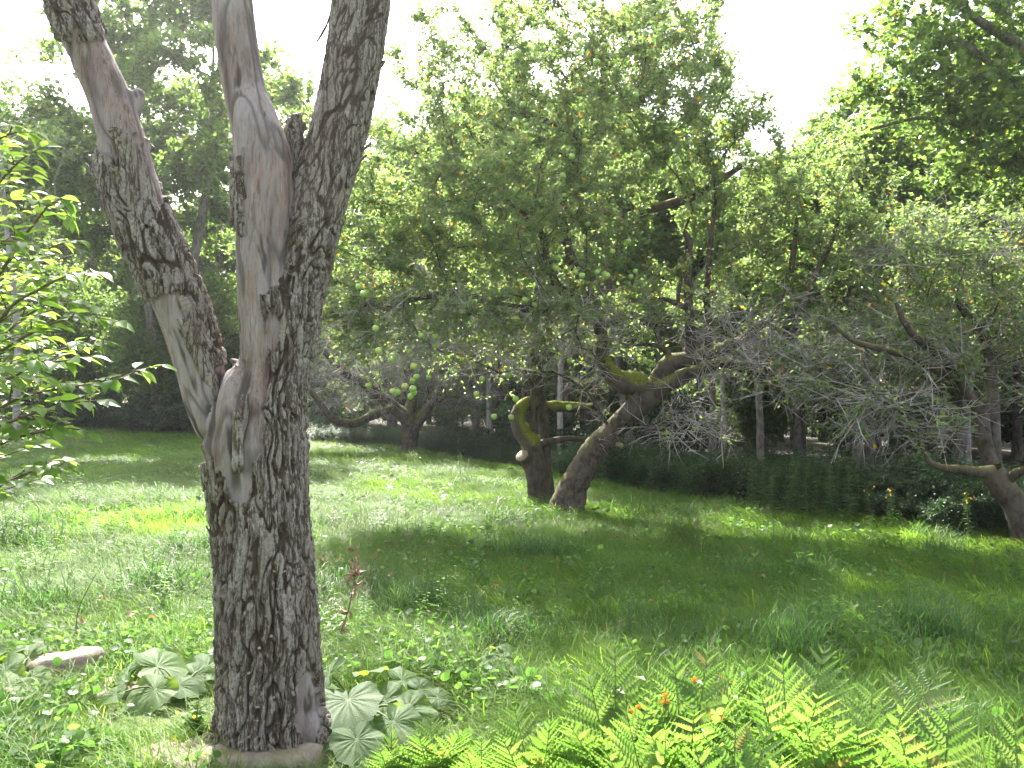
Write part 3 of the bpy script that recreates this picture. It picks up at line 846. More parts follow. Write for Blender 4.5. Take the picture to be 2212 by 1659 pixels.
# ------------------------------------------------------------------ the leaning apple tree
def build_apple():
    base = G(1222, 1112); D = base[1]
    T = Tree(21)
    def px(lst): return np.array([P(a, b, D + (e[0] if e else 0)) for a, b, r, *e in lst]), [RR(r, D) for a, b, r, *e in lst]
    t0 = T.path(*px([(1205, 1150, 52), (1220, 1112, 42), (1240, 1050, 31), (1266, 1000, 27), (1290, 965, 28), (1324, 930, 24), (1362, 893, 25), (1395, 862, 27), (1412, 842, 29)]))
    L1 = T.path(*px([(1405, 845, 26), (1375, 832, 25), (1340, 826, 23), (1318, 806, 18), (1303, 772, 15), (1297, 716, 14), (1290, 668, 13), (1310, 610, 12, .1), (1325, 552, 11, .2), (1352, 500, 11, .3), (1396, 456, 10, .3), (1483, 430, 10, .3), (1535, 402, 8, .3), (1600, 360, 6, .3)]), t0)
    L2 = T.path(*px([(1418, 838, 25), (1432, 806, 21), (1447, 784, 19), (1475, 778, 18), (1500, 774, 16), (1535, 762, 14), (1583, 746, 12), (1627, 714, 10), (1671, 678, 9), (1697, 632, 8), (1715, 540, 6), (1722, 470, 4)]), t0)
    L3 = T.path(*px([(1487, 772, 13), (1492, 740, 12), (1488, 670, 10), (1486, 590, 9), (1488, 520, 8), (1478, 500, 5)]), L2)
    L4 = T.path(*px([(1531, 760, 9), (1530, 690, 8), (1527, 630, 7), (1535, 520, 6), (1545, 440, 4)]), L2)
    L5 = T.path(*px([(1420, 842, 20, -.1), (1447, 828, 17, -.15), (1480, 812, 15, -.2), (1510, 800, 13, -.25), (1560, 784, 11, -.3), (1608, 796, 10, -.4), (1648, 816, 8, -.4)]), t0)
    L6 = T.path(*px([(1645, 812, 8, -.4), (1675, 766, 8, -.4), (1711, 722, 7, -.5), (1751, 614, 6, -.5), (1791, 536, 5, -.5), (1812, 470, 3, -.5)]), L5)
    L7 = T.path(*px([(1293, 690, 12), (1255, 648, 11, -.2), (1205, 618, 10, -.4), (1178, 560, 9, -.5), (1170, 505, 8, -.5), (1103, 440, 7, -.6), (1060, 415, 5, -.7)]), L1)
    L8 = T.path(*px([(1285, 660, 11), (1235, 560, 11, .2), (1215, 460, 11, .3), (1231, 380, 10, .3), (1251, 332, 9, .3), (1263, 296, 9, .3), (1292, 240, 8, .3), (1306, 140, 7, .3), (1303, 60, 5, .3), (1300, -60, 3, .3)]), L1)
    L9 = T.path(*px([(1255, 320, 7, .3), (1230, 285, 7, .2), (1160, 255, 6, 0), (1080, 240, 4, -.2)]), L8)
    L10 = T.path(*px([(1240, 650, 9, -.2), (1160, 668, 9, -.6), (1080, 660, 8, -.8), (1010, 640, 7, -1), (930, 640, 5, -1.1), (850, 660, 3, -1.2)]), L7)
    L11 = T.path(*px([(1487, 668, 7), (1468, 658, 6, -.1), (1448, 650, 5, -.1), (1425, 645, 3, -.2)]), L3)
    L12 = T.path(*px([(1465, 655, 4, -.1), (1466, 630, 5, -.1), (1474, 595, 3, -.1)]), L11)
    L13 = T.path(*px([(1447, 786, 7), (1440, 760, 7), (1425, 748, 6), (1390, 744, 4), (1350, 748, 3)]), L2)
    stub = T.path(*px([(1345, 925, 7), (1355, 918, 6), (1362, 916, 6)]), t0)
    stub2 = T.path(*px([(1325, 955, 6), (1340, 962, 6), (1344, 966, 5)]), t0)
    r = T.r
    bl = [pblob(1270, 300, D + .6, 330, 270, 2.3, 4), pblob(1160, 50, D + .8, 290, 200, 2.0, 2.8), pblob(1430, 60, D + .6, 190, 230, 1.8, 2.0),
          pblob(960, 480, D - .5, 270, 210, 2.0, 3), pblob(800, 560, D - .9, 150, 150, 1.2, .8), pblob(1060, 300, D - .2, 200, 190, 1.6, 1.3), pblob(1680, 430, D + .2, 220, 180, 1.8, 2.4), pblob(1500, 330, D + .5, 170, 190, 1.8, 1.0), pblob(1830, 480, D, 150, 130, 1.3, .7),
          pblob(1000, 690, D - 1.0, 310, 110, 1.6, 2.4), pblob(1240, 700, D - .3, 200, 130, 1.5, 1.6), pblob(1650, 760, D - .5, 220, 120, 1.4, 1.8), pblob(1560, 640, D, 240, 110, 1.6, 1.4), pblob(1500, 920, D - .8, 120, 60, .7, .35)]
    bl += [pblob(850, 420, D - .8, 170, 160, 1.4, 1.6), pblob(930, 200, D, 110, 130, 1.4, 1.0), pblob(1600, 260, D, 120, 90, 1.2, .6), pblob(760, 680, D - 1.2, 120, 110, 1.2, 1.2), pblob(1330, 180, D - 1.0, 260, 200, 1.4, 1.6), pblob(1130, 420, D - 1.4, 260, 160, 1.2, 1.6)]
    tg = blob_targets(r, bl, 1500)
    tg = tg[tg[:, 2] > 0.9]
    T.grow(tg, bias=0.30, seg=0.28, jit=0.04, sag=0.04)
    T.finish(0.0048, 0.43)
    R = root('apple_tree', base, 'old apple tree with a thick trunk leaning right, laden with green apples', 'tree')
    mossy = top_moss(0.9)
    limb_parts(T, R, [(t0, 'trunk', None, False, top_moss(0.25)), (L1, 'limb', None, False, mossy), (L2, 'limb', None, False, top_moss(.5)), (L5, 'limb', None, False, top_moss(.6)), (L6, 'limb', None, False, None),
                      (L7, 'limb', None, False, None), (L8, 'limb', None, False, None), (L10, 'limb', None, False, None), (L9, 'limb', None, False, None)], M['bark_apple'])
    limb_parts(T, R, [(L3, 'limb', 'dead upright limb, dark and without bark', False, None), (L4, 'limb', None, False, None), (L11, 'limb', None, False, None), (L12, 'limb', None, False, None), (L13, 'limb', None, False, None)], M['bark_apple'])
    limb_parts(T, R, [(stub, 'stub', 'pale broken stub on the trunk', True, None), (stub2, 'stub', 'pale broken stub on the trunk', True, None)], M['cut_wood'])
    moss_cushion(T, R, L1, .0, .22, (0, -.15, .38))
    # big cut end at the top of the trunk, seen as a pale sawn face
    g = Geo(); cp, cr = px([(1352, 905, 22, -.12), (1372, 880, 22, -.2), (1388, 860, 22, -.26)])
    tube(g, *smooth_path(cp, cr, .05), 16, 0.12, True, 8.0, moss=0.0)
    part('stub', g, M['bark_apple'], R, label='sawn off end of a limb beside the trunk top')
    bg_ = Geo(); T.branches(bg_)
    part('branches', bg_, M['bark_apple'], R, kind='stuff')
    tw, lf = Geo(), Geo()
    def dens(p):
        z = p[:, 2] - base[2]
        rt = sstep(1.5, 3.5, p[:, 0])
        return 0.10 + 0.9 * sstep(2.2, 3.1, z - 0.4 * rt + 0.9 * sstep(-1.2, -3.0, p[:, 0]) + perlin(p * 0.9) * 1.0)
    crown_leaves(T, tw, lf, 22000, 7, dens, 0.03, (0.10, 0.34), 0.0026, 0.062, 0.041)
    # bare twigs in the lower crown
    def dens2(p):
        z = p[:, 2] - base[2]
        return 0.02 + sstep(3.6, 2.4, z)
    p, d = T.spread(2900, dens2, 0.03)
    dr = nrm(d * .6 + rdir(len(p), -0.15, .7, r)); e = p + dr * (0.15 + .45 * r.random(len(p)))[:, None]
    k = r.random(len(p))
    mid = (p + e) / 2 + r.normal(size=p.shape) * .03
    prisms(tw, p, mid, .0045 * (0.6 + k), .0038 * (0.6 + k)); prisms(tw, mid, e, .0038 * (0.6 + k), .0018 * (.6 + k))
    e2 = mid + nrm(dr + rdir(len(p), 0, 1, r) * .8) * (.1 + .15 * r.random(len(p)))[:, None]
    prisms(tw, mid, e2, .0026 * (.6 + k), .0014 * (.6 + k))
    part('twigs', tw, M['twig'], R, kind='stuff')
    part('crown', lf, M['apple_leaf'], R, smooth=False, kind='stuff')
    return T, base, D

APT, ABASE, AD = build_apple()

def build_mossy():
    base = G(1160, 1085); D = base[1] + .0
    T = Tree(22)
    def px(lst): return np.array([P(a, b, D + (e[0] if e else 0)) for a, b, r, *e in lst]), [RR(r, D) for a, b, r, *e in lst]
    t0 = T.path(*px([(1168, 1105, 27), (1165, 1080, 25), (1160, 1030, 24), (1150, 985, 25), (1147, 962, 22)]))
    t1 = T.path(*px([(1192, 1105, 20, .15), (1187, 1085, 15, .15), (1180, 1030, 14, .15), (1178, 980, 13, .15), (1176, 930, 12, .15), (1172, 880, 11, .15), (1160, 800, 10, .15), (1155, 720, 8, .15), (1160, 620, 6, .15)]))
    lm = T.path(*px([(1150, 985, 22), (1147, 962, 20), (1128, 936, 17), (1117, 905, 16), (1122, 885, 15), (1140, 872, 14, .1), (1170, 876, 12, .25), (1220, 880, 11, .4), (1270, 880, 9, .5), (1284, 876, 7, .5)]), t0)
    lb = T.path(*px([(1155, 962, 9), (1175, 957, 9), (1205, 950, 7), (1235, 947, 6), (1265, 950, 5), (1283, 952, 4)]), t0)
    cs = T.path(*px([(1146, 1010, 14), (1137, 995, 14, -.08), (1128, 984, 15, -.16)]), t0)
    th = T.path(*px([(1155, 965, 5), (1153, 900, 6), (1152, 850, 7), (1156, 790, 7), (1140, 740, 6, -.1), (1100, 690, 4, -.2)]), t0)
    dl = T.path(*px([(1153, 850, 6), (1145, 820, 5), (1125, 790, 5), (1105, 770, 4), (1085, 755, 3)]), th)
    r = T.r
    tg = blob_targets(r, [pblob(1150, 700, D + .5, 170, 150, 1.2, 2), pblob(1350, 800, D + .7, 120, 80, .8, 1), pblob(1050, 800, D, 130, 70, .9, 1)], 170)
    T.grow(tg, 0.3, .25, .05, sag=.05); T.finish(0.0045, .42)
    R = root('mossy_apple_tree', base, 'split old apple trunk with a sawn stub and a curved limb covered in yellow moss', 'tree')
    f = top_moss(1.0)
    limb_parts(T, R, [(t0, 'trunk', None, False, top_moss(.2)), (t1, 'trunk', 'thinner upright trunk', False, None), (lm, 'limb', 'curved limb thick with yellow moss', False, lambda v, n: np.clip(sstep(-0.25, .5, n[:, 2] + n[:, 0] * .6 + perlin(v * 7) * .5), 0, 1)),
                      (lb, 'limb', 'thin bare limb reaching right', False, None), (th, 'limb', None, False, None), (dl, 'limb', None, False, None)], M['bark_apple'])
    limb_parts(T, R, [(cs, 'stub', None, True, None)], M['bark_apple'])
    moss_cushion(T, R, lm, .02, .62, (.28, -.12, .32))
    moss_cushion(T, R, lm, .66, .98, (0, -.1, .40))
    idx, p, rr_ = T.paths[cs]
    g = Geo(); tdir = nrm(p[-1] - p[-2]); tube(g, np.array([p[-1] - tdir * .004, p[-1] + tdir * .012]), [rr_[-1] * 0.98, rr_[-1] * 0.97], 16, 0.03, True)
    part('cut_face', g, M['cut_wood'], R, label='pale round saw cut')
    bg_ = Geo(); T.branches(bg_); part('branches', bg_, M['bark_apple'], R, kind='stuff')
    tw, lf = Geo(), Geo()
    crown_leaves(T, tw, lf, 700, 3, lambda p: 0.1 + sstep(1.8, 3, p[:, 2]), 0.03, (0.12, .35), .0028, .07, .042)
    part('twigs', tw, M['twig'], R, kind='stuff'); part('crown', lf, M['apple_leaf'], R, smooth=False, kind='stuff')
build_mossy()

def build_side_apple(nm, base, D, limbs, blobs, nt_, nleaf, per, label, seed, dens, twn, leafL=.075, mat='bark_apple'):
    T = Tree(seed)
    ks = []
    for par, lst in limbs:
        pts = np.array([P(a, b, D + (e[0] if e else 0)) for a, b, r, *e in lst])
        ks.append(T.path(pts, [RR(r, D) for a, b, r, *e in lst], None if par is None else ks[par]))
    r = T.r
    T.grow(blob_targets(r, [pblob(*b) for b in blobs], nt_), .3, .3, .05, sag=.05)
    T.finish(.0052, .43)
    R = root(nm, base, label, 'tree')
    limb_parts(T, R, [(k, 'trunk' if i == 0 else 'limb', None, False, top_moss(.3)) for i, k in enumerate(ks)], M[mat], .09, 12)
    g = Geo(); T.branches(g); part('branches', g, M[mat], R, kind='stuff')
    tw, lf = Geo(), Geo()
    crown_leaves(T, tw, lf, nleaf, per, dens, .03, (.14, .4), .003, leafL, leafL * .6)
    p, d = T.spread(twn, lambda q: np.ones(len(q)), .03)
    dr = nrm(d * .6 + rdir(len(p), -.12, .6, r)); e = p + dr * (.2 + .5 * r.random(len(p)))[:, None]
    mid = (p + e) / 2 + r.normal(size=p.shape) * .03; k = .6 + r.random(len(p))
    prisms(tw, p, mid, .005 * k, .004 * k); prisms(tw, mid, e, .004 * k, .002 * k)
    e2 = mid + nrm(dr + rdir(len(p), 0, 1, r) * .8) * (.12 + .2 * r.random(len(p)))[:, None]
    prisms(tw, mid, e2, .003 * k, .0016 * k)
    part('twigs', tw, M['twig'], R, kind='stuff'); part('crown', lf, M['apple_leaf'], R, smooth=False, kind='stuff')
    return R

fb = G(886, 976); fd = fb[1]
build_side_apple('apple_tree', fb, fd,
    [(None, [(884, 990, 20), (885, 960, 17), (888, 930, 17), (880, 905, 18), (850, 880, 14), (800, 840, 11, -.5), (740, 800, 8, -1), (700, 760, 5, -1.5)]),
     (0, [(890, 930, 14), (905, 910, 12), (925, 880, 11, .4), (960, 830, 9, .8), (1010, 780, 7, 1), (1060, 740, 4, 1)]),
     (0, [(880, 900, 13), (890, 850, 11, .5), (880, 780, 9, .8), (890, 700, 6, 1)]),
     (0, [(850, 880, 9, -.5), (800, 900, 9, -1), (760, 915, 9, -1.4), (720, 905, 8, -1.8), (690, 870, 6, -2), (660, 830, 4, -2)])],
    [(880, 760, fd, 260, 110, 2.6, 3), (760, 820, fd - 1, 130, 90, 2, 1.6), (1030, 820, fd, 150, 90, 2.2, 2), (900, 650, fd + .5, 220, 100, 2.2, 1.2), (1130, 840, fd + .5, 100, 70, 1.5, .8)], 700, 1700, 4,
    'far apple tree with a short dark trunk under a low grey tangle of twigs', 31, lambda p: .15 + sstep(2.3, 4.0, p[:, 2] + perlin(p * .6) * .8), 4200, .10)

rb = G(2216, 1185); rd = max(rb[1], 8.5)
build_side_apple('apple_tree', rb, rd,
    [(None, [(2222, 1225, 28), (2214, 1180, 25), (2205, 1130, 24), (2190, 1085, 26), (2160, 1045, 26), (2140, 1015, 24)]),
     (0, [(2145, 1020, 16), (2110, 1020, 12), (2070, 1014, 10), (2035, 1010, 8), (2010, 1000, 6), (1995, 978, 3)]),
     (0, [(2143, 1010, 17, .2), (2128, 960, 16, .3), (2120, 900, 16, .4), (2130, 860, 15, .4), (2140, 800, 13, .5), (2130, 740, 11, .5), (2095, 690, 10, .4), (2070, 655, 6, .4)]),
     (2, [(2118, 890, 12, .4), (2090, 850, 12, .3), (2060, 800, 11, 0), (2020, 760, 9, -.2), (1980, 730, 8, -.3), (1950, 690, 6, -.4), (1935, 650, 4, -.4)]),
     (3, [(2060, 815, 9, 0), (2000, 790, 8, -.2), (1950, 765, 8, -.4), (1890, 750, 7, -.5), (1840, 735, 5, -.6), (1800, 700, 3, -.6)]),
     (0, [(2170, 1045, 12), (2200, 1020, 10, -.2), (2240, 1010, 7, -.4)])],
    [(1900, 760, rd + .5, 230, 100, 1.3, 3), (2100, 680, rd + 1.2, 160, 140, 1.2, 2.0), (1800, 830, rd + .2, 170, 80, 1.0, 1.4), (2250, 740, rd + .8, 130, 180, 1.2, 1.2), (2060, 560, rd + .5, 200, 110, 1.5, 1.6), (1960, 900, rd - .6, 150, 60, 1.0, .9)], 620, 4200, 5,
    'apple tree at the right edge with a broken bare limb pointing left', 32, lambda p: .25 + sstep(1.7, 2.8, p[:, 2] + perlin(p * .8) * .8), 1900)
# ------------------------------------------------------------------ woodland trees
def forest_tree(seed, H, z0, cr, trunk_r, ntg, nleaf, per, leafL, leafmat, barkmat, label, stems=1, group=None, clumps=26, lean=0.3, cat='tree', nm='forest_tree', wide=1.0, twiglen=(.25, .7)):
    T = Tree(seed); r = T.r
    ks = []
    for s in range(stems):
        a = r.random() * 6.28; sp = 0 if stems == 1 else 0.25
        p0 = np.array([math.cos(a) * sp, math.sin(a) * sp, -.25])
        top = np.array([r.normal() * lean + (math.cos(a) * cr * .45 if stems > 1 else 0), r.normal() * lean + (math.sin(a) * cr * .45 if stems > 1 else 0), H * (.86 - .06 * s)])
        pts = [p0, p0 * .7 + top * .06 + np.array([0, 0, .2]), p0 * .6 + top * .35 + r.normal(size=3) * [.12, .12, 0], p0 * .3 + top * .68 + r.normal(size=3) * [.2, .2, 0], top]
        tr = trunk_r * (1 if s == 0 else .75)
        ks.append(T.path(np.array(pts), [tr * 1.45, tr, tr * .8, tr * .5, tr * .12], None, .35))
    cz = (z0 + H) / 2; rz = (H - z0) / 2
    cl = []
    for k in range(clumps):
        v = nrm(r.normal(size=3)) * r.random() ** .45
        wf = 1.0 - 0.35 * max(0, v[2])
        cl.append((np.array([v[0] * cr * wf, v[1] * cr * wf, cz + v[2] * rz]), np.array([cr * .34, cr * .34, rz * .17]) * wide * (0.7 + .6 * r.random()), 1))
    T.grow(blob_targets(r, cl, ntg), .3, .6, .08, sag=.03)
    T.finish(.011, .42)
    R = root(nm, (0, 0, 0), label, cat, group)
    for k in ks:
        idx, p, rr = T.paths[k]
        g = Geo(); p2, r2 = smooth_path(p, rr, .16); tube(g, p2, r2, 10, .07, False, 5.0, moss=0.0)
        part('trunk', g, M[barkmat], R)
    g = Geo(); T.branches(g)
    lf = Geo()
    crown_leaves(T, g, lf, nleaf, per, lambda p: np.ones(len(p)), .06, twiglen, .006, leafL, leafL * .72, yellow=1.0, twig_keep=.25)
    part('branches', g, M[barkmat], R, kind='stuff')
    part('crown', lf, M[leafmat], R, smooth=False, kind='stuff')
    return R

def place(o, x, y, rz=0.0, s=1.0, label=None, group=None):
    o.location = tuple(on_ground(x, y)); o.rotation_euler = (0, 0, rz); o.scale = (s, s, s)
    if label: o['label'] = label
    if group: o['group'] = group
    elif 'group' in o: del o['group']
    return o

def xat(px, d): return (px * S - 512) / F * d

# templates
tall = forest_tree(101, 15.0, 4.6, 4.6, .20, 700, 12000, 6, .17, 'maple_leaf', 'bark_wood', 'x', stems=3, clumps=46)
wood1 = forest_tree(102, 13.0, 4.6, 3.0, .16, 340, 4200, 6, .17, 'wood_leaf', 'bark_wood', 'x', clumps=24)
wood2 = forest_tree(103, 12.0, 3.6, 3.3, .15, 340, 4400, 6, .16, 'wood_leaf', 'bark_wood', 'x', clumps=26, lean=.6)
slim = forest_tree(104, 13.5, 7.5, 2.3, .11, 200, 2100, 6, .16, 'wood_leaf', 'bark_pale', 'x', clumps=16)
bushy = forest_tree(105, 6.2, .8, 2.5, .09, 380, 4600, 6, .115, 'wood_leaf', 'bark_wood', 'x', stems=2, clumps=30)
shrub0 = forest_tree(106, 1.5, .1, 1.3, .03, 150, 1100, 6, .085, 'brush_leaf_shade', 'bark_wood', 'x', stems=3, clumps=18, cat='shrub', nm='shrub', twiglen=(.1, .3))
sparse = forest_tree(107, 11.0, 5.5, 2.2, .10, 120, 260, 5, .12, 'wood_leaf', 'bark_pale', 'x', clumps=16)
TEMPL = dict(tall=tall, wood1=wood1, wood2=wood2, slim=slim, bushy=bushy, shrub=shrub0, sparse=sparse)
used = set()
def put(kind, px, d, rz, s, label, group=None, name=None):
    src = TEMPL[kind]
    if kind in used: o = copy_tree(src)
    else: o = src; used.add(kind)
    if name: o.name = name
    return place(o, xat(px, d), d, rz, s, label, group)

put('tall', 350, 29.5, .6, 1.2, 'large maple with a broad domed crown rising behind the dead tree')
put('sparse', 40, 21, .2, 1.0, 'thin tree with nearly bare pale branches against the sky, at the left edge')
put('bushy', 350, 30, 1.2, 1.1, 'bushy dark tree seen between the left and middle limbs of the dead tree')
put('bushy', 150, 32, 2.9, 1.2, 'leafy tree standing behind the hedge of shrubs at far left')
put('bushy', 520, 30.5, 4.0, 1.0, 'bushy tree behind the fork of the dead tree trunk')
put('wood2', 850, 34, .3, 1.25, 'rounded tree showing between the dead tree and the apple crown')
put('wood1', -60, 37, 1.0, 1.2, 'tall tree half out of the picture behind the sapling')
put('wood2', 1890, 26, 2.2, 1.06, 'leafy tree filling the dip of the skyline right of the apple crown')
put('slim', 1925, 33, .4, 1.0, 'slender pale stemmed tree, left one of the pair above the right apple tree')
put('slim', 1990, 31, 1.9, 1.08, 'slender pale stemmed tree, right one of the pair above the right apple tree')
put('wood1', 2150, 21, 3.0, 1.0, 'tall tree with a straight dark trunk at the right edge of the wood')
put('wood1', 1615, 27, 5.0, .8, 'tree whose slanting trunk stands in the dark gap right of the leaning trunk')
put('bushy', 1650, 26, .8, .85, 'bushy tree in the shade behind the arching apple limbs')
put('bushy', 1980, 24, 2.0, .9, 'bushy tree tangled behind the right apple tree')
put('bushy', 1100, 25, 5.2, .95, 'bushy tree behind the mossy limb')
GRP = 'trees of the wood behind the clearing'
LBL = 'dark leafy tree in the shaded wood behind the clearing'
rr = np.random.default_rng(77)
cand = []
for k in range(2500):
    d = 15 + rr.random() * 40; px_ = -350 + rr.random() * 2950
    x = xat(px_, d)
    if d < edge_y(x) + 2.6: continue
    if any(math.hypot(x - a, d - b) < 2.2 for a, b in cand): continue
    cand.append((x, d))
    if len(cand) >= 150: break
for x, d in cand:
    kd = rr.choice(['wood1', 'wood2', 'slim', 'bushy', 'bushy'], p=[.26, .28, .14, .16, .16])
    ppx = (x / d * F + 512) / S
    if ppx < 1000 and d < (31 if kd == 'bushy' else 38): continue
    if kd == 'bushy' and ppx > 1250 and d < 27: kd = 'wood2'
    o = copy_tree(TEMPL[kd])
    # the skyline: keep the far trees below the gaps of open sky
    top = {'wood1': 13, 'wood2': 12, 'slim': 13.5, 'bushy': 6.2}[kd]
    lim = np.interp(ppx, [-300, 60, 120, 450, 620, 700, 800, 1000, 1450, 1560, 1700, 1800, 2300], [60, 330, 150, 120, 250, 330, 330, 150, 150, 330, 300, 180, 60])
    zmax = 1.65 + (864 - lim) * S / F * d
    s = min((.85 + .3 * rr.random()), zmax / top)
    zone = 'behind the sapling' if ppx < 250 else 'between the dead limbs' if ppx < 640 else 'left of the mossy trunk' if ppx < 1130 else 'behind the leaning apple tree' if ppx < 1560 else 'behind the stand of tall weeds' if ppx < 1880 else 'behind the right apple tree'
    deep = 'fronting the wood' if d < edge_y(x) + 8 else 'within the wood' if d < edge_y(x) + 20 else 'deep in the wood'
    look = {'wood1': 'straight dark tree', 'wood2': 'broad leafy tree', 'slim': 'slender pale stemmed tree', 'bushy': 'low bushy tree'}[kd]
    place(o, x, d, rr.random() * 6.28, s, f'{look} {deep}, {zone}', GRP)

for k in range(34):
    d = 17 + rr.random() * 26; x = xat(300 + rr.random() * 1950, d)
    if d < edge_y(x) + 1.5 or (x / d > .25 and d < 30): continue
    o = copy_tree(TEMPL['shrub']); place(o, x, d, rr.random() * 6.28, .8 + .9 * rr.random(), 'shaded shrub under the trees of the wood, ' + ('left of the mossy trunk' if x / d * F < 20 else 'behind the leaning apple tree' if x / d * F < 210 else 'behind the brush on the right'), 'shrubs under the trees of the wood')

# the far wood that closes the view: one mass nobody could count
def far_woods():
    g = Geo(); r = np.random.default_rng(5)
    m = 60000
    th = r.uniform(-1.0, 1.0, m); d = r.uniform(60, 82, m)
    x = np.sin(th) * d; y = np.cos(th) * d
    hgt = 9.5 + 3 * perlin(np.stack([th * 9, d * .05, d * 0], -1))
    z = r.random(m) ** .8 * hgt
    base = np.stack([x, y, z + gz(x, y)], -1)
    leaves(g, base, rdir(m, 0, .7, r), nrm(rdir(m, 0, 1, r) + [0, -.2, .6]), .55, .42, .2, .1, r.random(m))
    o = link('far_woods', g.mesh('far_woods', M['wood_leaf'], smooth=False))
    tag(o, 'far mass of woodland foliage closing the view beyond the trees', None, None, 'stuff')
far_woods()

# maple overhanging at the upper right
def right_maple():
    D = 13.0
    bx, by = xat(2480, D), D
    base = on_ground(bx, by)
    T = Tree(41)
    def px(lst): return np.array([P(a, b, D + (e[0] if e else 0)) for a, b, r, *e in lst]), [RR(r, D) for a, b, r, *e in lst]
    t0 = T.path(np.array([base - [0, 0, .3], base + [0, 0, 2.5], base + [-.1, 0, 5], base + [.1, 0, 8], base + [.1, .1, 11]]), [.26, .2, .17, .12, .05])
    a = T.path(*px([(2470, 300, 16), (2330, 190, 14), (2212, 105, 11, -.3), (2130, 55, 9, -.5), (2060, 5, 7, -.6), (1980, -40, 4, -.7)]), t0)
    b = T.path(*px([(2480, 400, 14, .2), (2350, 290, 12, 0), (2212, 195, 9, -.2), (2130, 130, 7, -.3), (2060, 80, 5, -.4)]), t0)
    c = T.path(*px([(2480, 330, 12, .4), (2340, 280, 10, .4), (2200, 255, 8, .3), (2090, 270, 6, .2), (1990, 255, 4, .2), (1880, 280, 3, .1)]), t0)
    tg = blob_targets(T.r, [pblob(2050, 60, D, 230, 150, 1.8, 3), pblob(2150, 250, D, 200, 120, 1.6, 2.6), pblob(1950, 190, D, 150, 120, 1.4, 1.2), pblob(2350, 0, D, 250, 250, 2.2, 2), pblob(2250, -250, D, 350, 200, 2.4, 2), pblob(2330, 430, D, 170, 150, 1.6, 1)], 420)
    T.grow(tg, .3, .4, .06, sag=.05); T.finish(.006, .42)
    R = root('maple_tree', base, 'maple reaching in from the right with leafy branches across the upper right corner', 'tree')
    limb_parts(T, R, [(t0, 'trunk', None, False, None), (a, 'limb', None, False, None), (b, 'limb', None, False, None), (c, 'limb', None, False, None)], M['bark_wood'], .06, 12)
    g = Geo(); T.branches(g); lf = Geo()
    crown_leaves(T, g, lf, 3800, 6, lambda p: np.ones(len(p)), .03, (.2, .5), .0035, .115, .10, twig_keep=.6, spreadn=.6)
    part('branches', g, M['bark_wood'], R, kind='stuff'); part('crown', lf, M['maple_leaf'], R, smooth=False, kind='stuff')
right_maple()

# shrubs along the left edge of the clearing, and the brush at the right
hedge = [(60, 'shrub at the left end of the low hedge behind the sapling'), (150, 'shrub of the low hedge, just right of the sapling leaves'), (230, 'shrub in the middle of the low hedge'), (310, 'shrub of the low hedge, left of the dead tree trunk'), (395, 'shrub of the low hedge touching the dead tree trunk in view')]
for k, (px_, lab) in enumerate(hedge):
    x = xat(px_, 28.5)
    put('shrub', px_, float(edge_y(x)) + .3, k * 1.3, .95 + .12 * (k % 3), lab, 'shrubs of the low hedge at the left')
brush = [(1450, 15.2, .55), (1540, 14.6, .6), (1640, 14.2, .75), (1730, 13.2, .7), (1830, 12.8, .8), (1920, 12.0, .75), (2010, 11.8, .8), (2090, 10.9, .75), (2170, 11.0, .9), (2270, 10.3, .9), (1250, 18.3, .7), (1050, 22.5, .7), (970, 27.2, .8), (760, 28.3, .9), (690, 29, 1.0), (1350, 17.4, .7)]
for k, (px_, d, s) in enumerate(brush):
    put('shrub', px_, d, k * 2.1, s * (.62 if px_ > 1200 else .8), 'low shrub painted in a shade green in the brush ' + ('left of the far apple tree' if px_ < 880 else 'behind the mossy trunk' if px_ < 1300 else 'just right of the leaning trunk' if px_ < 1600 else 'beneath the tall weeds' if px_ < 1850 else 'around the brown trunk on the right' if px_ < 2100 else 'around the foot of the right apple tree'), 'shrubs in the brush along the wood edge')
# ------------------------------------------------------------------ grass and ground cover (scattered tufts)
HID = bpy.data.collections.new('tuft_sources')
def blade(g, base, az, h, w, bend, r, rn):
    d = np.array([math.cos(az), math.sin(az), 0]); s = np.array([-d[1], d[0], 0])
    rows = []
    for t, ww in ((0, 1), (.4, .9), (.75, .6)):
        p = base + d * bend * h * t * t + np.array([0, 0, h * (t - bend * .45 * t * t)])
        rows.append(p - s * w * ww * .5); rows.append(p + s * w * ww * .5)
    tip = base + d * bend * h + np.array([0, 0, h * (1 - bend * .55)])
    rows.append(tip)
    g.add(np.array(rows), [np.array([[0, 1, 3, 2], [2, 3, 5, 4]]), np.array([[4, 5, 6]])], rnd=rn)

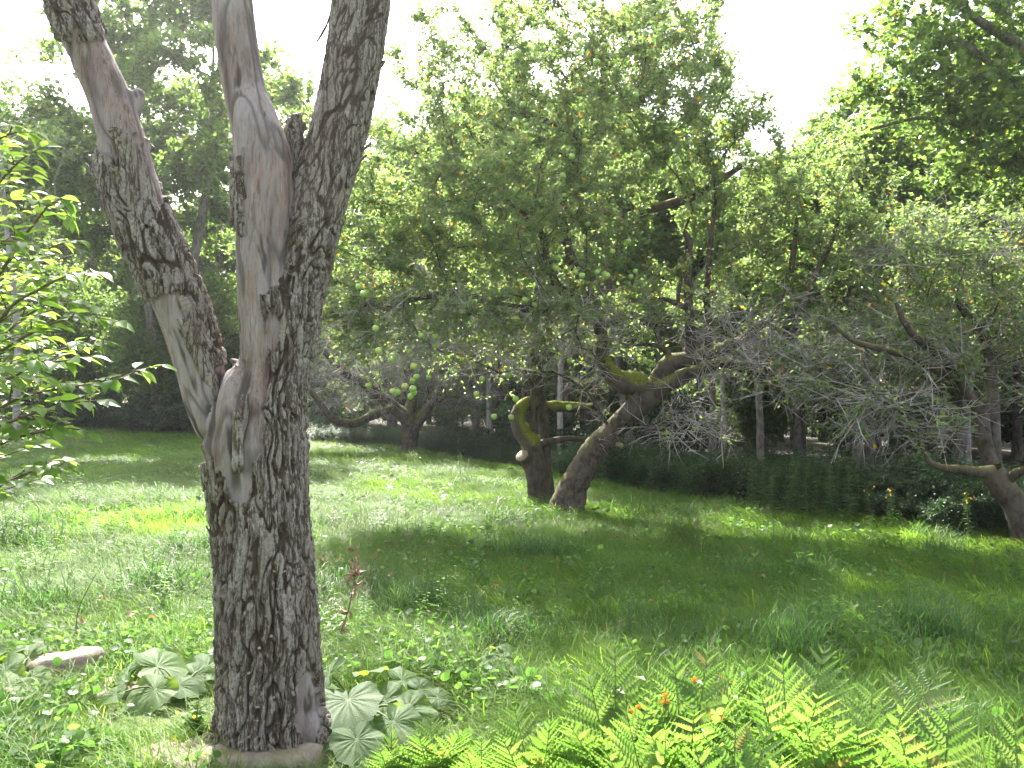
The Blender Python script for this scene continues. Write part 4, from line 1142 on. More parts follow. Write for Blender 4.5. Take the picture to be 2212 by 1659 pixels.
def make_tufts():
    names = []
    r = np.random.default_rng(9)
    k = 0
    def fin(g, mat):
        nonlocal k
        o = bpy.data.objects.new('tuft_%02d' % k, g.mesh('tuft_%02d' % k, mat, smooth=True)); HID.objects.link(o); k += 1
    for v in range(5):          # fine matted grass, combed one way (0..4)
        g = Geo()
        for b in range(26):
            p = np.append(r.normal(size=2) * .075, -.01)
            blade(g, p, r.normal() * .7, .17 + .16 * r.random(), .0036, .75 + .5 * r.random(), r, r.random())
        fin(g, M['grass'])
    for v in range(4):          # upright broad blades (5..8)
        g = Geo()
        for b in range(13):
            p = np.append(r.normal(size=2) * .06, -.01)
            blade(g, p, r.random() * 6.28, .14 + .2 * r.random(), .0055, .3 + .6 * r.random(), r, r.random())
        fin(g, M['grass_broad'])
    for v in range(3):          # short turf (9..11)
        g = Geo()
        for b in range(26):
            p = np.append(r.normal(size=2) * .08, -.01)
            blade(g, p, r.random() * 6.28, .07 + .09 * r.random(), .005, .3 + .8 * r.random(), r, r.random())
        fin(g, M['grass'])
    for v in range(4):          # small round leaved ground cover (12..15)
        g = Geo()
        n = 12
        b0 = np.concatenate([r.normal(size=(n, 2)) * .075, .05 + .09 * r.random((n, 1))], 1)
        prisms(g, b0 * [[.5, .5, 0]], b0, np.full(n, .0012), np.full(n, .001), rnd=.5)
        for i in range(n):
            nm = nrm(rdir(1, 1.6, 1, r))[0]; d = nrm(np.cross(nm, rdir(1, 0, 1, r)[0])); s = np.cross(nm, d)
            R_ = .011 + .016 * r.random()
            th = np.linspace(0, 6.283, 9)[:-1]
            ring = [b0[i] + (d * math.cos(a) + s * math.sin(a)) * R_ * (1 - .25 * (a == 0)) + nm * .004 for a in th]
            g.add(np.array(ring + [b0[i]]), np.array([[j, (j + 1) % 8, 8] for j in range(8)]), rnd=r.random())
        fin(g, M['weed_leaf'])
    for v in range(3):          # leafy weeds, knee high (16..18)
        g = Geo()
        for s_ in range(4):
            b = np.append(r.normal(size=2) * .06, -.01); top = b + np.array([r.normal() * .05, r.normal() * .05, .3 + .25 * r.random()])
            prisms(g, b[None], top[None], [.0022], [.0012], rnd=.3)
            n = 16
            t = np.linspace(.15, 1, n); pts = b + (top - b) * t[:, None]
            a = np.arange(n) * 2.4 + r.random() * 6
            d = np.stack([np.cos(a), np.sin(a), np.full(n, .25)], -1)
            leaves(g, pts, d, np.tile([0, 0, 1.0], (n, 1)), .07 * (1.15 - t * .6), .026 * (1.15 - t * .6), .2, .25, r.random(n))
        fin(g, M['weed_leaf'])
    for v in range(3):          # same weeds with shade put into the leaf colour (19..21)
        g = Geo()
        for s_ in range(4):
            b = np.append(r.normal(size=2) * .06, -.01); top = b + np.array([r.normal() * .05, r.normal() * .05, .3 + .25 * r.random()])
            prisms(g, b[None], top[None], [.0022], [.0012], rnd=.3)
            n = 16
            t = np.linspace(.15, 1, n); pts = b + (top - b) * t[:, None]
            a = np.arange(n) * 2.4 + r.random() * 6
            d = np.stack([np.cos(a), np.sin(a), np.full(n, .25)], -1)
            leaves(g, pts, d, np.tile([0, 0, 1.0], (n, 1)), .07 * (1.15 - t * .6), .026 * (1.15 - t * .6), .2, .25, r.random(n))
        fin(g, M['brush_leaf_shade'])
make_tufts()

def scatter(name, label, pts, rot, scl, pick, kind='stuff'):
    me = bpy.data.meshes.new(name)
    n = len(pts)
    me.vertices.add(n); me.vertices.foreach_set('co', np.asarray(pts, np.float32).ravel())
    for nm, tp, key, arr in (('rot', 'FLOAT_VECTOR', 'vector', rot), ('scl', 'FLOAT_VECTOR', 'vector', scl), ('pick', 'INT', 'value', pick)):
        a = me.attributes.new(nm, tp, 'POINT')
        a.data.foreach_set(key, np.asarray(arr, np.int32 if tp == 'INT' else np.float32).ravel())
    o = link(name, me)
    ng = bpy.data.node_groups.new(name, 'GeometryNodeTree')
    ng.interface.new_socket(name='Geometry', in_out='INPUT', socket_type='NodeSocketGeometry')
    ng.interface.new_socket(name='Geometry', in_out='OUTPUT', socket_type='NodeSocketGeometry')
    N = ng.nodes.new
    gi, go = N('NodeGroupInput'), N('NodeGroupOutput')
    ci = N('GeometryNodeCollectionInfo'); ci.inputs[0].default_value = HID; ci.inputs[1].default_value = True; ci.inputs[2].default_value = True
    ip = N('GeometryNodeInstanceOnPoints'); ip.inputs['Pick Instance'].default_value = True
    def na(nm, tp):
        x = N('GeometryNodeInputNamedAttribute'); x.data_type = tp; x.inputs[0].default_value = nm; return x.outputs[0]
    er = N('FunctionNodeEulerToRotation')
    L = ng.links.new
    L(gi.outputs[0], ip.inputs['Points']); L(ci.outputs[0], ip.inputs['Instance'])
    L(na('pick', 'INT'), ip.inputs['Instance Index'])
    L(na('rot', 'FLOAT_VECTOR'), er.inputs[0]); L(er.outputs[0], ip.inputs['Rotation'])
    L(na('scl', 'FLOAT_VECTOR'), ip.inputs['Scale'])
    L(ip.outputs[0], go.inputs[0])
    md = o.modifiers.new('scatter', 'NODES'); md.node_group = ng
    return tag(o, label, None, None, kind)

def grass():
    r = np.random.default_rng(15)
    X, Y = [], []
    for y0, y1, den in ((1.2, 3, 140), (3, 4.5, 380), (4.5, 6.5, 310), (6.5, 9, 190), (9, 13, 110), (13, 20, 55), (20, 33, 26)):
        xa = .80 * y1 + 1.2
        n = int(den * (y1 - y0) * 2 * xa)
        X.append(r.uniform(-xa, xa, n)); Y.append(r.uniform(y0, y1, n))
    X = np.concatenate(X); Y = np.concatenate(Y)
    k = in_field(X, Y) > r.random(len(X)) * .9 + .05
    k &= np.hypot(X - DBASE[0], Y - DBASE[1]) > .21
    k &= np.hypot(X - ABASE[0], Y - ABASE[1]) > .2
    for sx, sy, sr in STONES: k &= np.hypot(X - sx, (Y - sy) * 1.2) > sr
    X, Y = X[k], Y[k]; n = len(X)
    # a thinner litter patch round the foot of the dead tree
    q = np.stack([X * .45, Y * .45, X * 0], -1)
    n1 = perlin(q); n2 = perlin(q * 2.3 + 7); n3 = perlin(q * .6 + 20)
    right = sstep(-.6, 1.2, X - .05 * Y) * sstep(7.5, 5.0, Y)
    u = r.random(n); tall_ = np.ones(n)
    p_cover = .09 + .30 * sstep(.1, .4, n2) + .25 * sstep(.5, -1.0, X) * sstep(5.8, 4.8, Y)
    p_broad = .06 + .42 * right + .25 * sstep(.15, .4, n1)
    pick = np.where(u < p_cover * .55, r.integers(12, 16, n), np.where(u < p_cover * .55 + p_broad * .6, r.integers(5, 9, n), np.where(u < .80 - .2 * (1 - right), r.integers(0, 5, n), r.integers(9, 12, n))))
    # darker taller tufts here and there in the lawn
    nt_ = 46
    tx = r.uniform(-9, 7, nt_); ty = r.uniform(5, 17, nt_); tx = tx * ty / 12
    for a, b in zip(tx, ty):
        kk = np.hypot(X - a, Y - b) < .16 + .16 * r.random()
        pick[kk] = r.integers(5, 9, kk.sum()); tall_[kk] = 1.1 + .35 * r.random()
    weed = (r.random(n) < .012 + .10 * sstep(1.5, .2, edge_y(X) - Y)) & (Y > 5)
    pick = np.where(weed, r.integers(16, 19, n), pick)
    flow = 2.6 + 3.0 * n3 + 1.6 * n1
    rz = np.where(pick < 5, flow + r.normal(size=n) * .5, r.random(n) * 6.28)
    rot = np.stack([r.normal(size=n) * .12, r.normal(size=n) * .12, rz], -1)
    s = (.58 + .42 * r.random(n)) * (1 + .55 * n2 + .5 * perlin(q * 7 + 3)) * (1 + .012 * Y)
    s = s * tall_
    s = np.where(pick >= 16, s * (.55 + .3 * r.random(n)), s)
    mow = 1 - .35 * sstep(9, 16, Y)
    wide = 1 + .05 * np.clip(Y - 5, 0, 20)
    for a, b, q_ in ((770, 1560, .42), (760, 1640, .42), (870, 1570, .40), (385, 1500, .36), (320, 1560, .32), (30, 1490, .3)):
        c_ = G(a, b); near = np.hypot(X - c_[0], Y - c_[1]) < q_
        s = np.where(near, s * .42, s); pick = np.where(near & (pick >= 16), 12, pick)
    scl = np.stack([s * wide, s * wide, s * mow * (1 + .25 * right)], -1)
    scatter('grass', 'long green grass and small weeds covering the clearing', np.stack([X, Y, gz(X, Y)], -1), rot, scl, pick)
    # brush of weeds along the edge of the wood
    m = 16000
    x = r.uniform(-24, 20, m); y = edge_y(x) + np.abs(r.normal(size=m)) * 2.6 + .1
    y = np.where(x > 1.5, y + .6 * r.random(m) * (x > 1.5), y)
    pk = r.integers(19, 22, m); s = (.6 + .9 * r.random(m)) * (1 + .4 * (x > 1.5)) * (1 + 1.1 * perlin(np.stack([x * .8, y * .8, x * 0 + 8], -1)))
    s *= .75
    scatter('undergrowth', 'leafy undergrowth at the edge of the wood, coloured darker to look shaded', np.stack([x, y, gz(x, y)], -1), np.stack([r.normal(size=m) * .15, r.normal(size=m) * .15, r.random(m) * 6.28], -1), np.stack([s * 1.4, s * 1.4, s], -1), pk)

# ------------------------------------------------------------------ stones
STONES = []
def stone_mat():
    m, nt, b, out = base_mat('stone')
    n1 = noise(nt, 9, 6, .6); n2 = noise(nt, 55, 4, .7); n3 = noise(nt, 4, 4)
    c = ramp(nt, n1, [(.3, (.12, .09, .07)), (.55, (.21, .165, .135)), (.75, (.29, .245, .21))])
    c = mixc(nt, ramp(nt, n2, [(.5, (0, 0, 0)), (.75, (.6, .6, .6))]), c, (.16, .13, .11))
    at = NN(nt, 'ShaderNodeAttribute', attribute_name='moss')
    mc = ramp(nt, n2, [(.3, (.06, .05, .01)), (.6, (.16, .13, .025))])
    c = mixc(nt, at.outputs['Fac'], c, mc)
    nt.links.new(c, b.inputs['Base Color']); b.inputs['Roughness'].default_value = .9
    bp = NN(nt, 'ShaderNodeBump'); bp.inputs['Strength'].default_value = .6; bp.inputs['Distance'].default_value = .01
    nt.links.new(n2, bp.inputs['Height']); nt.links.new(bp.outputs[0], b.inputs['Normal'])
    return m
M['stone'] = stone_mat()

def stone(px, py, wx, wy, h, seed, label, moss=0.0, rz=0.0):
    c = G(px, py)
    r = np.random.default_rng(seed)
    g = Geo()
    nseg = 40; rings = [(0.0, 1.0), (.45, 1.0), (.75, .98), (.93, .90), (1.0, .74), (1.0, .5), (1.0, .25)]
    th = np.arange(nseg) / nseg * 2 * np.pi
    # an angular outline: a few flat sides
    k = r.integers(5, 8); a0 = np.sort(r.random(k) * 6.28); dd = .80 + .25 * r.random(k)
    rad = np.min([dd[i] / np.maximum(np.cos(th - a0[i]), .25) for i in range(k)], 0); rad = np.clip(rad, .5, 1.25)
    V = []
    for z, f in rings:
        V.append(np.stack([np.cos(th) * rad * f * wx, np.sin(th) * rad * f * wy, np.full(nseg, z * h)], -1))
    V = np.vstack(V + [np.array([[0, 0, h]])])
    cz, sz = math.cos(rz), math.sin(rz)
    V = np.stack([V[:, 0] * cz - V[:, 1] * sz, V[:, 0] * sz + V[:, 1] * cz, V[:, 2]], -1)
    W = V + c + seed
    V = V + (np.stack([perlin(W * 9), perlin(W * 9 + 5), perlin(W * 7 + 9) * .8], -1) * .042 + np.stack([perlin(W * 30), perlin(W * 30 + 5), perlin(W * 30 + 9)], -1) * .012)
    tilt = r.normal(size=2) * .06
    V[:, 2] += V[:, 0] * tilt[0] + V[:, 1] * tilt[1] - .05
    f = [[a * nseg + i, a * nseg + (i + 1) % nseg, (a + 1) * nseg + (i + 1) % nseg, (a + 1) * nseg + i] for a in range(len(rings) - 1) for i in range(nseg)]
    f3 = [[(len(rings) - 1) * nseg + i, (len(rings) - 1) * nseg + (i + 1) % nseg, len(V) - 1] for i in range(nseg)]
    ms = moss * sstep(-.1, .25, perlin((V + c) * 8 + 3) + .12) * sstep(h * .3, h * .8, V[:, 2])
    g.add(V + c, [np.array(f), np.array(f3)], moss=ms)
    o = link('stone', g.mesh('stone', M['stone'], c), None, tuple(c))
    tag(o, label, 'stone', 'flat stones around the dead tree')
    STONES.append((c[0], c[1], max(wx, wy) * .62))
    return o
stone(575, 1640, .30, .17, .10, 1, 'flat brown stone with moss lying right at the foot of the dead tree', .9, .1)
stone(425, 1650, .17, .20, .10, 2, 'pale pinkish stone left of the mossy stone at the trunk foot', .1, .5)
stone(335, 1640, .18, .16, .06, 3, 'low stone grown over with orange moss, left of the pale pink stone', 1.0, 1.0)
stone(135, 1455, .20, .17, .16, 4, 'large brown flagstone with a crack in the grass at the far left', .0, .2)
stone(225, 1500, .17, .13, .09, 5, 'small brown stone just right of the cracked flagstone', .1, .7)
stone(55, 1510, .16, .14, .12, 6, 'dark edged stone below the cracked flagstone', .0, 1.4)
stone(300, 1490, .16, .10, .08, 7, 'sunlit stone tip beside the broad burdock leaf', .0, -.4)

def stick():
    g = Geo()
    p, r = smooth_path(np.array([G(505, 1618) + [0, 0, .075], G(530, 1602) + [0, 0, .10], G(560, 1592) + [0, 0, .11], G(588, 1586) + [0, 0, .11]]), [.009, .010, .010, .008], .02)
    tube(g, p, r, 8, .08, True)
    c = p[0]
    o = link('fallen_stick', g.mesh('fallen_stick', M['bark_pale'], c), None, tuple(c))
    tag(o, 'grey fallen stick lying across the mossy stone at the trunk foot', 'stick')
stick()
grass()
# ------------------------------------------------------------------ small plants
def basis(d, n):
    d = nrm(d); s = nrm(np.cross(d, n)); n = np.cross(s, d)
    return Matrix(((s[0], d[0], n[0]), (s[1], d[1], n[1]), (s[2], d[2], n[2])))

def put_piece(name, me, parent, pos, d, n, sc_=1.0, label=None, origin=None):
    o = link(name, me, parent)
    q = Vector(pos) - Vector(origin if origin is not None else parent.location)
    o.matrix_basis = Matrix.Translation(q) @ basis(d, n).to_4x4() @ Matrix.Scale(sc_, 4)
    return tag(o, label)

def leaf_mesh(name, L, W, droop, fold, mat, seed, n=7, tipp=1.0):
    """pointed leaf along +Y, midrib fold, drooping tip"""
    r = np.random.default_rng(seed)
    V = []; t = np.linspace(0, 1, n)
    tw = r.normal() * .25
    for k in t:
        w_ = W * .5 * (math.sin(math.pi * min(1, k ** .8)) ** .9) * (1 if k < .55 else 1 - .35 * ((k - .55) / .45) ** 2)
        w_ = max(w_, W * .015)
        y = L * (k - .12 * droop * k * k); z = -L * droop * k * k * .5
        for s in (-1, -.5, 0, .5, 1):
            V.append((s * w_, y, z + fold * abs(s) * w_ + tw * s * w_ * k + .004 * W * math.sin(k * 21) * abs(s)))
    f = [[a * 5 + b, a * 5 + b + 1, a * 5 + b + 6, a * 5 + b + 5] for a in range(n - 1) for b in range(4)]
    g = Geo(); g.add(np.array(V), np.array(f), rnd=.5)
    return g.mesh(name, mat)

def build_sapling():
    D = 3.05
    stem_b = on_ground(xat(-95, D), D)
    R = root('sapling', stem_b, 'bright green broad leaved sapling leaning in from the left edge', 'sapling')
    pth = lambda lst: (np.array([P(a, b, D + e) for a, b, e in lst]))
    g = Geo()
    main, mr = smooth_path(np.vstack([stem_b - [0, 0, .1], pth([(-100, 1250, 0), (-110, 950, 0), (-120, 650, .05), (-100, 400, .1), (-70, 250, .1)])]), [.022, .02, .017, .014, .01, .005], .05)
    tube(g, main, mr, 8, .05); part('trunk', g, M['bark_pale'], R)
    br = [[(-110, 760, 0), (0, 590, -.15), (75, 480, -.2), (120, 435, -.25), (150, 470, -.28)], [(-115, 900, 0), (0, 690, -.25), (90, 622, -.35), (150, 595, -.4), (205, 588, -.42)],
          [(-110, 850, .1), (0, 760, .0), (110, 700, -.05), (190, 685, -.05), (255, 695, -.05)], [(-110, 980, 0), (20, 870, -.1), (130, 840, -.1), (240, 825, -.1), (300, 800, -.1), (350, 790, -.1)],
          [(-100, 560, .1), (-20, 420, 0), (40, 350, -.1), (90, 318, -.1)], [(-100, 480, .1), (-30, 330, .1), (20, 290, .1), (75, 285, .1)],
          [(-100, 1050, 0), (0, 960, -.15), (80, 935, -.2), (150, 925, -.2), (190, 935, -.2)], [(-100, 1120, 0), (-20, 1060, -.1), (60, 1022, -.1), (110, 1008, -.1), (165, 1010, -.1)],
          [(-110, 800, -.1), (0, 820, -.4), (70, 790, -.5), (130, 780, -.55), (200, 770, -.55)], [(-110, 700, -.1), (-20, 620, .3), (70, 560, .35), (120, 530, .35), (165, 520, .35)],
          [(-110, 930, -.1), (-10, 920, -.3), (80, 890, -.3), (160, 870, -.3), (215, 865, -.3)], [(-100, 640, .1), (-30, 540, -.3), (20, 520, -.4), (70, 530, -.4)], [(-110, 880, .2), (0, 840, .3), (100, 770, .3), (170, 745, .3), (225, 740, .3)],
          [(-110, 770, .2), (-20, 740, .1), (60, 680, .1), (110, 655, .1), (160, 650, .1)]]
    gb = Geo(); r = np.random.default_rng(51)
    shapes = [leaf_mesh('sapling_leaf_%d' % k, 1.0, .46 + .05 * (k % 3), .35 + .15 * k % .5, .22, M['sapling_leaf'], 60 + k) for k in range(5)]
    spots = []
    for lst in br:
        p, rr = smooth_path(pth(lst), np.linspace(.008, .0018, len(lst)), .035)
        tube(gb, p, rr, 5, 0)
        subs = [(p, .0)]
        for q in range(9):
            i = int(len(p) * (.12 + .092 * q)); d0 = nrm(p[min(i + 1, len(p) - 1)] - p[i - 1]); sd = nrm(np.cross(d0, [0, 0, 1])) * (1 if q % 2 else -1)
            ln = .30 * (1.1 - .12 * q)
            e = p[i] + (d0 * .65 + sd * .55 + np.array([0, 0, .05])) * ln
            pp, r2 = smooth_path(np.array([p[i], (p[i] + e) / 2 + [0, 0, .015], e]), [.003, .0022, .0013], .04)
            tube(gb, pp, r2, 4, 0); subs.append((pp, .15))
        for pp, st in subs:
            L = np.concatenate([[0], np.cumsum(np.linalg.norm(np.diff(pp, axis=0), axis=1))])
            a = L[-1] * (.28 if st == 0 else .15); k = 0
            while a < L[-1]:
                j = min(np.searchsorted(L, a), len(pp) - 1)
                t = nrm(pp[j] - pp[max(j - 1, 0)]); side = nrm(np.cross(t, [0, 0, 1])) * (1 if k % 2 else -1)
                spots.append((pp[j], t * .75 + side * .7 + np.array([0, 0, -.12 + r.normal() * .15]), r.random()))
                a += .026 + .009 * r.random(); k += 1
            spots.append((pp[-1], nrm(pp[-1] - pp[-2]) + [0, 0, -.2], 0.5))
    def pxx(s): return (s[0][0] / s[0][1] * F + 512) / S
    vis = [s for s in spots if pxx(s) > -40]
    oth = [s for s in spots if pxx(s) <= -40]
    order = r.permutation(len(vis))
    for c, i in enumerate(order):
        p, d, q = vis[i]
        n = np.array([r.normal() * .3, r.normal() * .3 - .12, 1.0])
        if c < 300: put_piece('leaf', shapes[int(q * 4.99)], R, p, d, n, .052 + .032 * r.random())
        else: oth.append(vis[i])
    part('branches', gb, M['stem_brown'], R)
    lf = Geo()
    if oth:
        tv = []; tf = []
        for sh in shapes:
            v = np.empty(len(sh.vertices) * 3, np.float32); sh.vertices.foreach_get('co', v)
            f = np.empty(len(sh.loops), np.int32); sh.loops.foreach_get('vertex_index', f)
            tv.append(v.reshape(-1, 3).astype(float)); tf.append(f.reshape(-1, 4))
        for k, (p, d, q) in enumerate(oth):
            B = np.array(basis(d, np.array([r.normal() * .3, r.normal() * .3 - .12, 1.0])))
            lf.add(p + (tv[k % 5] * (.052 + .032 * r.random())) @ B.T, tf[k % 5], rnd=r.random())
        part('foliage', lf, M['sapling_foliage'], R, kind='stuff')
    return len(vis)
build_sapling()

# burdock
def heart_mesh(name, seed, wavy=.09):
    r = np.random.default_rng(seed)
    nth, nr = 72, 8
    th = np.linspace(-np.pi, np.pi, nth + 1)[:-1]
    rad = np.interp(np.abs(th), [0, .25, .6, 1.1, 1.6, 2.2, 2.7, 3.0, 3.15], [.95, .90, .79, .71, .67, .66, .56, .34, .10])
    rad = rad * (1 + .03 * np.sin(th * 8 + seed) + .012 * r.normal(size=nth))
    V = [(0, 0, 0)]
    ph = r.random() * 6
    for k in range(1, nr + 1):
        q = k / nr
        x = np.sin(th) * rad * q; y = np.cos(th) * rad * q
        z = .16 * np.abs(x) * (1 - .5 * q) + .012 * np.sin(np.abs(x) * 26 + y * 14) * (1 - q) + wavy * q * q * (np.sin(th * 4 + ph) + .6 * np.sin(th * 7 + ph * 2)) - .16 * np.clip(y, 0, 1) ** 2 - .10 * x * x
        z = z + .012 * np.sin(th * 18) * q * (1 - q) * 3
        V += list(zip(x, y, z))
    vk = np.array([0, .42, -.42, .9, -.9, 1.5, -1.5, 2.2, -2.2]); vn = np.exp(-(np.abs(th[:, None] - vk[None]).min(1) / .055) ** 2)
    vein = np.concatenate([[1.0]] + [vn * (1 - .6 * k / nr) for k in range(1, nr + 1)])
    f3 = [[0, 1 + i, 1 + (i + 1) % nth] for i in range(nth)]
    f4 = [[1 + k * nth + i, 1 + (k + 1) * nth + i, 1 + (k + 1) * nth + (i + 1) % nth, 1 + k * nth + (i + 1) % nth] for k in range(nr - 1) for i in range(nth)]
    g = Geo(); g.add(np.array(V), [np.array(f3)[:, ::-1], np.array(f4)[:, ::-1]], vein=vein)
    return g.mesh(name, M['burdock_leaf'])
HEARTS = [heart_mesh('burdock_leaf_%d' % k, 70 + k, .04 + .014 * k) for k in range(4)]

def burdock(crown, lv, label):
    c = G(*crown)
    R = root('burdock', c, label, 'plant', 'burdock plants beside the dead tree')
    g = Geo()
    for k, (px, py, dd, size, ang, tilt) in enumerate(lv):
        p = P(px, py, c[1] + dd)
        gzp = float(gz(p[0:1], p[1:2])[0])
        p[2] = max(p[2], gzp + .09)
        d = np.array([math.cos(ang), math.sin(ang) * .75, -.18 - .1 * (k % 3)])
        n = np.array([.15 * math.sin(k * 1.7), -tilt, 1.0])
        put_piece('leaf', HEARTS[k % 4], R, p, d, n, size * 1.4)
        m = (c + p) / 2 + np.array([0, 0, .05])
        q, r2 = smooth_path(np.array([c + [0, 0, .0], m, p + [0, 0, -.002]]), [.008, .006, .004], .04)
        tube(g, q, r2, 6, 0)
    part('stem', g, M['stem_green'], R)
burdock((770, 1560), [(752, 1512, -.16, .175, -1.45, .55), (735, 1600, -.12, .20, -1.3, .25), (712, 1455, .02, .11, 2.3, .7), (830, 1520, .05, .135, -.6, .4), (868, 1470, .25, .12, .6, .35), (700, 1640, -.32, .13, -2.4, .3), (800, 1450, .22, .10, 1.6, .4),
    (880, 1550, -.05, .13, -.5, .35), (770, 1640, -.40, .13, -1.2, .3), (905, 1500, .2, .10, .2, .4), (850, 1590, -.2, .13, -.8, .3), (735, 1560, .15, .10, 1.2, .5), (945, 1530, .1, .085, .3, .3), (655, 1615, -.15, .08, 3.0, .3)],
    'burdock with broad grey green leaves growing against the right foot of the dead tree')
burdock((390, 1510), [(340, 1440, .12, .17, .9, .5), (275, 1465, .1, .12, 2.5, .6), (335, 1520, -.12, .13, -2.0, .6), (445, 1450, .2, .13, .5, .4), (385, 1530, -.05, .09, -.2, .3), (420, 1480, .1, .11, .1, .35), (300, 1430, .3, .09, 1.8, .4), (375, 1475, 0, .08, -1.0, .4), (250, 1545, -.2, .07, -2.8, .3)],
    'burdock with pale leaves in the sun just left of the dead tree')
burdock((40, 1490), [(60, 1432, .2, .12, .4, .5), (10, 1420, .15, .12, 2.2, .5), (15, 1475, 0, .13, -2.6, .4), (70, 1490, -.05, .08, -.4, .3), (20, 1540, -.2, .11, -1.8, .4), (95, 1525, -.2, .07, -.6, .4), (-40, 1450, .1, .13, 2.8, .4)],
    'burdock half out of the picture at the lower left corner')
for k, (px, py, lab) in enumerate([(1100, 1500, 'small burdock seedling in the shaded grass left of the ferns'), (1075, 1445, 'small burdock seedling farther out in the grass, right of the dry stalk'), (1265, 1520, 'burdock seedling just left of the tall ferns'), (950, 1420, 'burdock seedling between the dry stalk and the trunk burdock'), (1145, 1310, 'lone round leaf plant in the middle of the lawn')]):
    burdock((px, py), [(px - 15, py - 18, .02, .085, 2.2, .4), (px + 22, py - 14, .0, .09, .3, .4), (px + 2, py - 28, .05, .07, 1.2, .6), (px + 5, py - 4, -.08, .07, -1.3, .3)][:2 if k == 4 else 4], lab)

# ferns
def pinna_mesh(name, lobes, seed, depth=.55):
    r = np.random.default_rng(seed)
    V = []; f = []
    n = lobes * 2 + 1
    for k in range(n):
        t = k / (n - 1)
        w_ = .155 * (1 - t ** 1.8) * (1 - .35 * (1 - t) ** 6) * (1 if k % 2 else 1 - depth) + .006
        y = t + (.02 if k % 2 else 0); z = -.10 * t * t + .02 * (k % 2)
        V += [(-w_, y + .03 * (k % 2), z), (0, y, z - .012), (w_, y + .03 * (k % 2), z)]
    for k in range(n - 1):
        a = k * 3
        f += [[a, a + 1, a + 4, a + 3], [a + 1, a + 2, a + 5, a + 4]]
    g = Geo(); g.add(np.array(V), np.array(f))
    return g.mesh(name, M['fern_leaf'], smooth=False)
PINNA = [pinna_mesh('pinna_%d' % k, 10, 90 + k) for k in range(3)]
PINNA_F = [pinna_mesh('fine_pinna_%d' % k, 8, 95 + k, .75) for k in range(2)]

def fern(c, fronds, label, fine=False, seed=0):
    """fronds: (tip px, tip py, depth offset, fraction of bare stalk, pinna length)"""
    r = np.random.default_rng(900 + seed)
    R = root('fern', c, label, 'fern', 'ferns along the bottom of the picture')
    for px, py, dd, bare, pl in fronds:
        tip = P(px, py - (34 if not fine else 10), c[1] + dd)
        h = np.array([tip[0] - c[0], tip[1] - c[1], 0])
        top = np.array([c[0] + h[0] * .35, c[1] + h[1] * .35, c[2] + (tip[2] - c[2]) * .62])
        pts, rr = smooth_path(np.array([c, (c + top) / 2 + h * -.02, top, (top * .45 + tip * .55) + np.array([0, 0, .05 * np.linalg.norm(h)]), tip]), [.0035, .003, .0024, .0016, .0007], .012)
        g = Geo(); tube(g, pts, rr, 4, 0)
        fr = part('frond', g, M['stem_green'], R)
        L = np.concatenate([[0], np.cumsum(np.linalg.norm(np.diff(pts, axis=0), axis=1))]); tot = L[-1]
        hd = nrm(h + np.array([1e-3, -1e-3, 0])); side = np.array([-hd[1], hd[0], 0])
        # a face turned mostly to the light and the viewer
        side = nrm(side * .5 + np.array([1.0 if side[0] >= 0 else -1.0, 0, 0]) * .7 + r.normal(size=3) * .15)
        m = 12 if not fine else 16
        for k in range(m):
            t = bare + (1 - bare) * (k + .3) / m
            j = min(int(np.searchsorted(L, t * tot)), len(pts) - 1)
            tg = nrm(pts[j] - pts[max(0, j - 1)])
            q = (t - bare) / (1 - bare)
            ln = pl * 1.75 * min(1, .62 + q * 1.5) * (1 - q ** 1.7) ** .9 + .008
            for sg in (-1, 1):
                d = side * sg * (.95 - .35 * q) + tg * (.32 + .5 * q) + r.normal(size=3) * .06
                n = np.cross(side, tg)
                if n[2] < 0: n = -n
                n = n + np.array([0, -.1, .35]) + r.normal(size=3) * .12
                me = (PINNA_F if fine else PINNA)[r.integers(0, 2)]
                put_piece('pinna', me, fr, pts[j], d, n, ln * (.9 + .2 * r.random()), origin=c)

def gnd(px, d): return on_ground(xat(px, d), d)
fern(gnd(1330, 2.75), [(1270, 1492, .05, .45, .13), (1328, 1425, .15, .5, .10), (1405, 1545, -.12, .45, .12), (1230, 1600, -.1, .5, .11)], 'fern at the left of the clump with one pale feathery frond standing up', seed=1)
fern(gnd(1480, 2.6), [(1530, 1432, .1, .45, .12), (1455, 1448, .12, .5, .11), (1590, 1505, -.05, .5, .12), (1400, 1610, -.15, .5, .12), (1500, 1570, -.25, .4, .13)], 'bright fern standing among the orange jewelweed flowers', seed=2)
fern(gnd(1700, 2.6), [(1782, 1432, .15, .45, .12), (1690, 1440, .05, .5, .10), (1640, 1520, -.15, .45, .12), (1770, 1530, -.2, .45, .13)], 'tallest fern of the clump with a narrow pale frond pointing up', seed=3)
fern(gnd(1860, 2.5), [(1885, 1508, .12, .5, .11), (2035, 1470, .2, .5, .12), (1960, 1540, -.05, .45, .12), (1850, 1600, -.2, .45, .13), (1780, 1625, -.25, .45, .12)], 'fern with a yellow green frond arching out to the right', seed=4)
fern(gnd(2010, 2.3), [(2055, 1545, .05, .45, .12), (1935, 1600, -.1, .45, .12), (2000, 1640, -.2, .4, .12)], 'low fern at the right end of the clump in front of dark grass', seed=5)
fern(gnd(1640, 2.9), [(1610, 1462, .1, .5, .11), (1560, 1470, .05, .5, .12), (1700, 1500, .0, .5, .11)], 'fern at the back of the clump behind the jewelweed', seed=12)
fern(gnd(1800, 2.3), [(1800, 1560, 0, .4, .13), (1880, 1570, .05, .4, .13), (1740, 1590, 0, .4, .12), (1920, 1650, -.1, .4, .12)], 'broad fern low in the right half of the clump', seed=13)
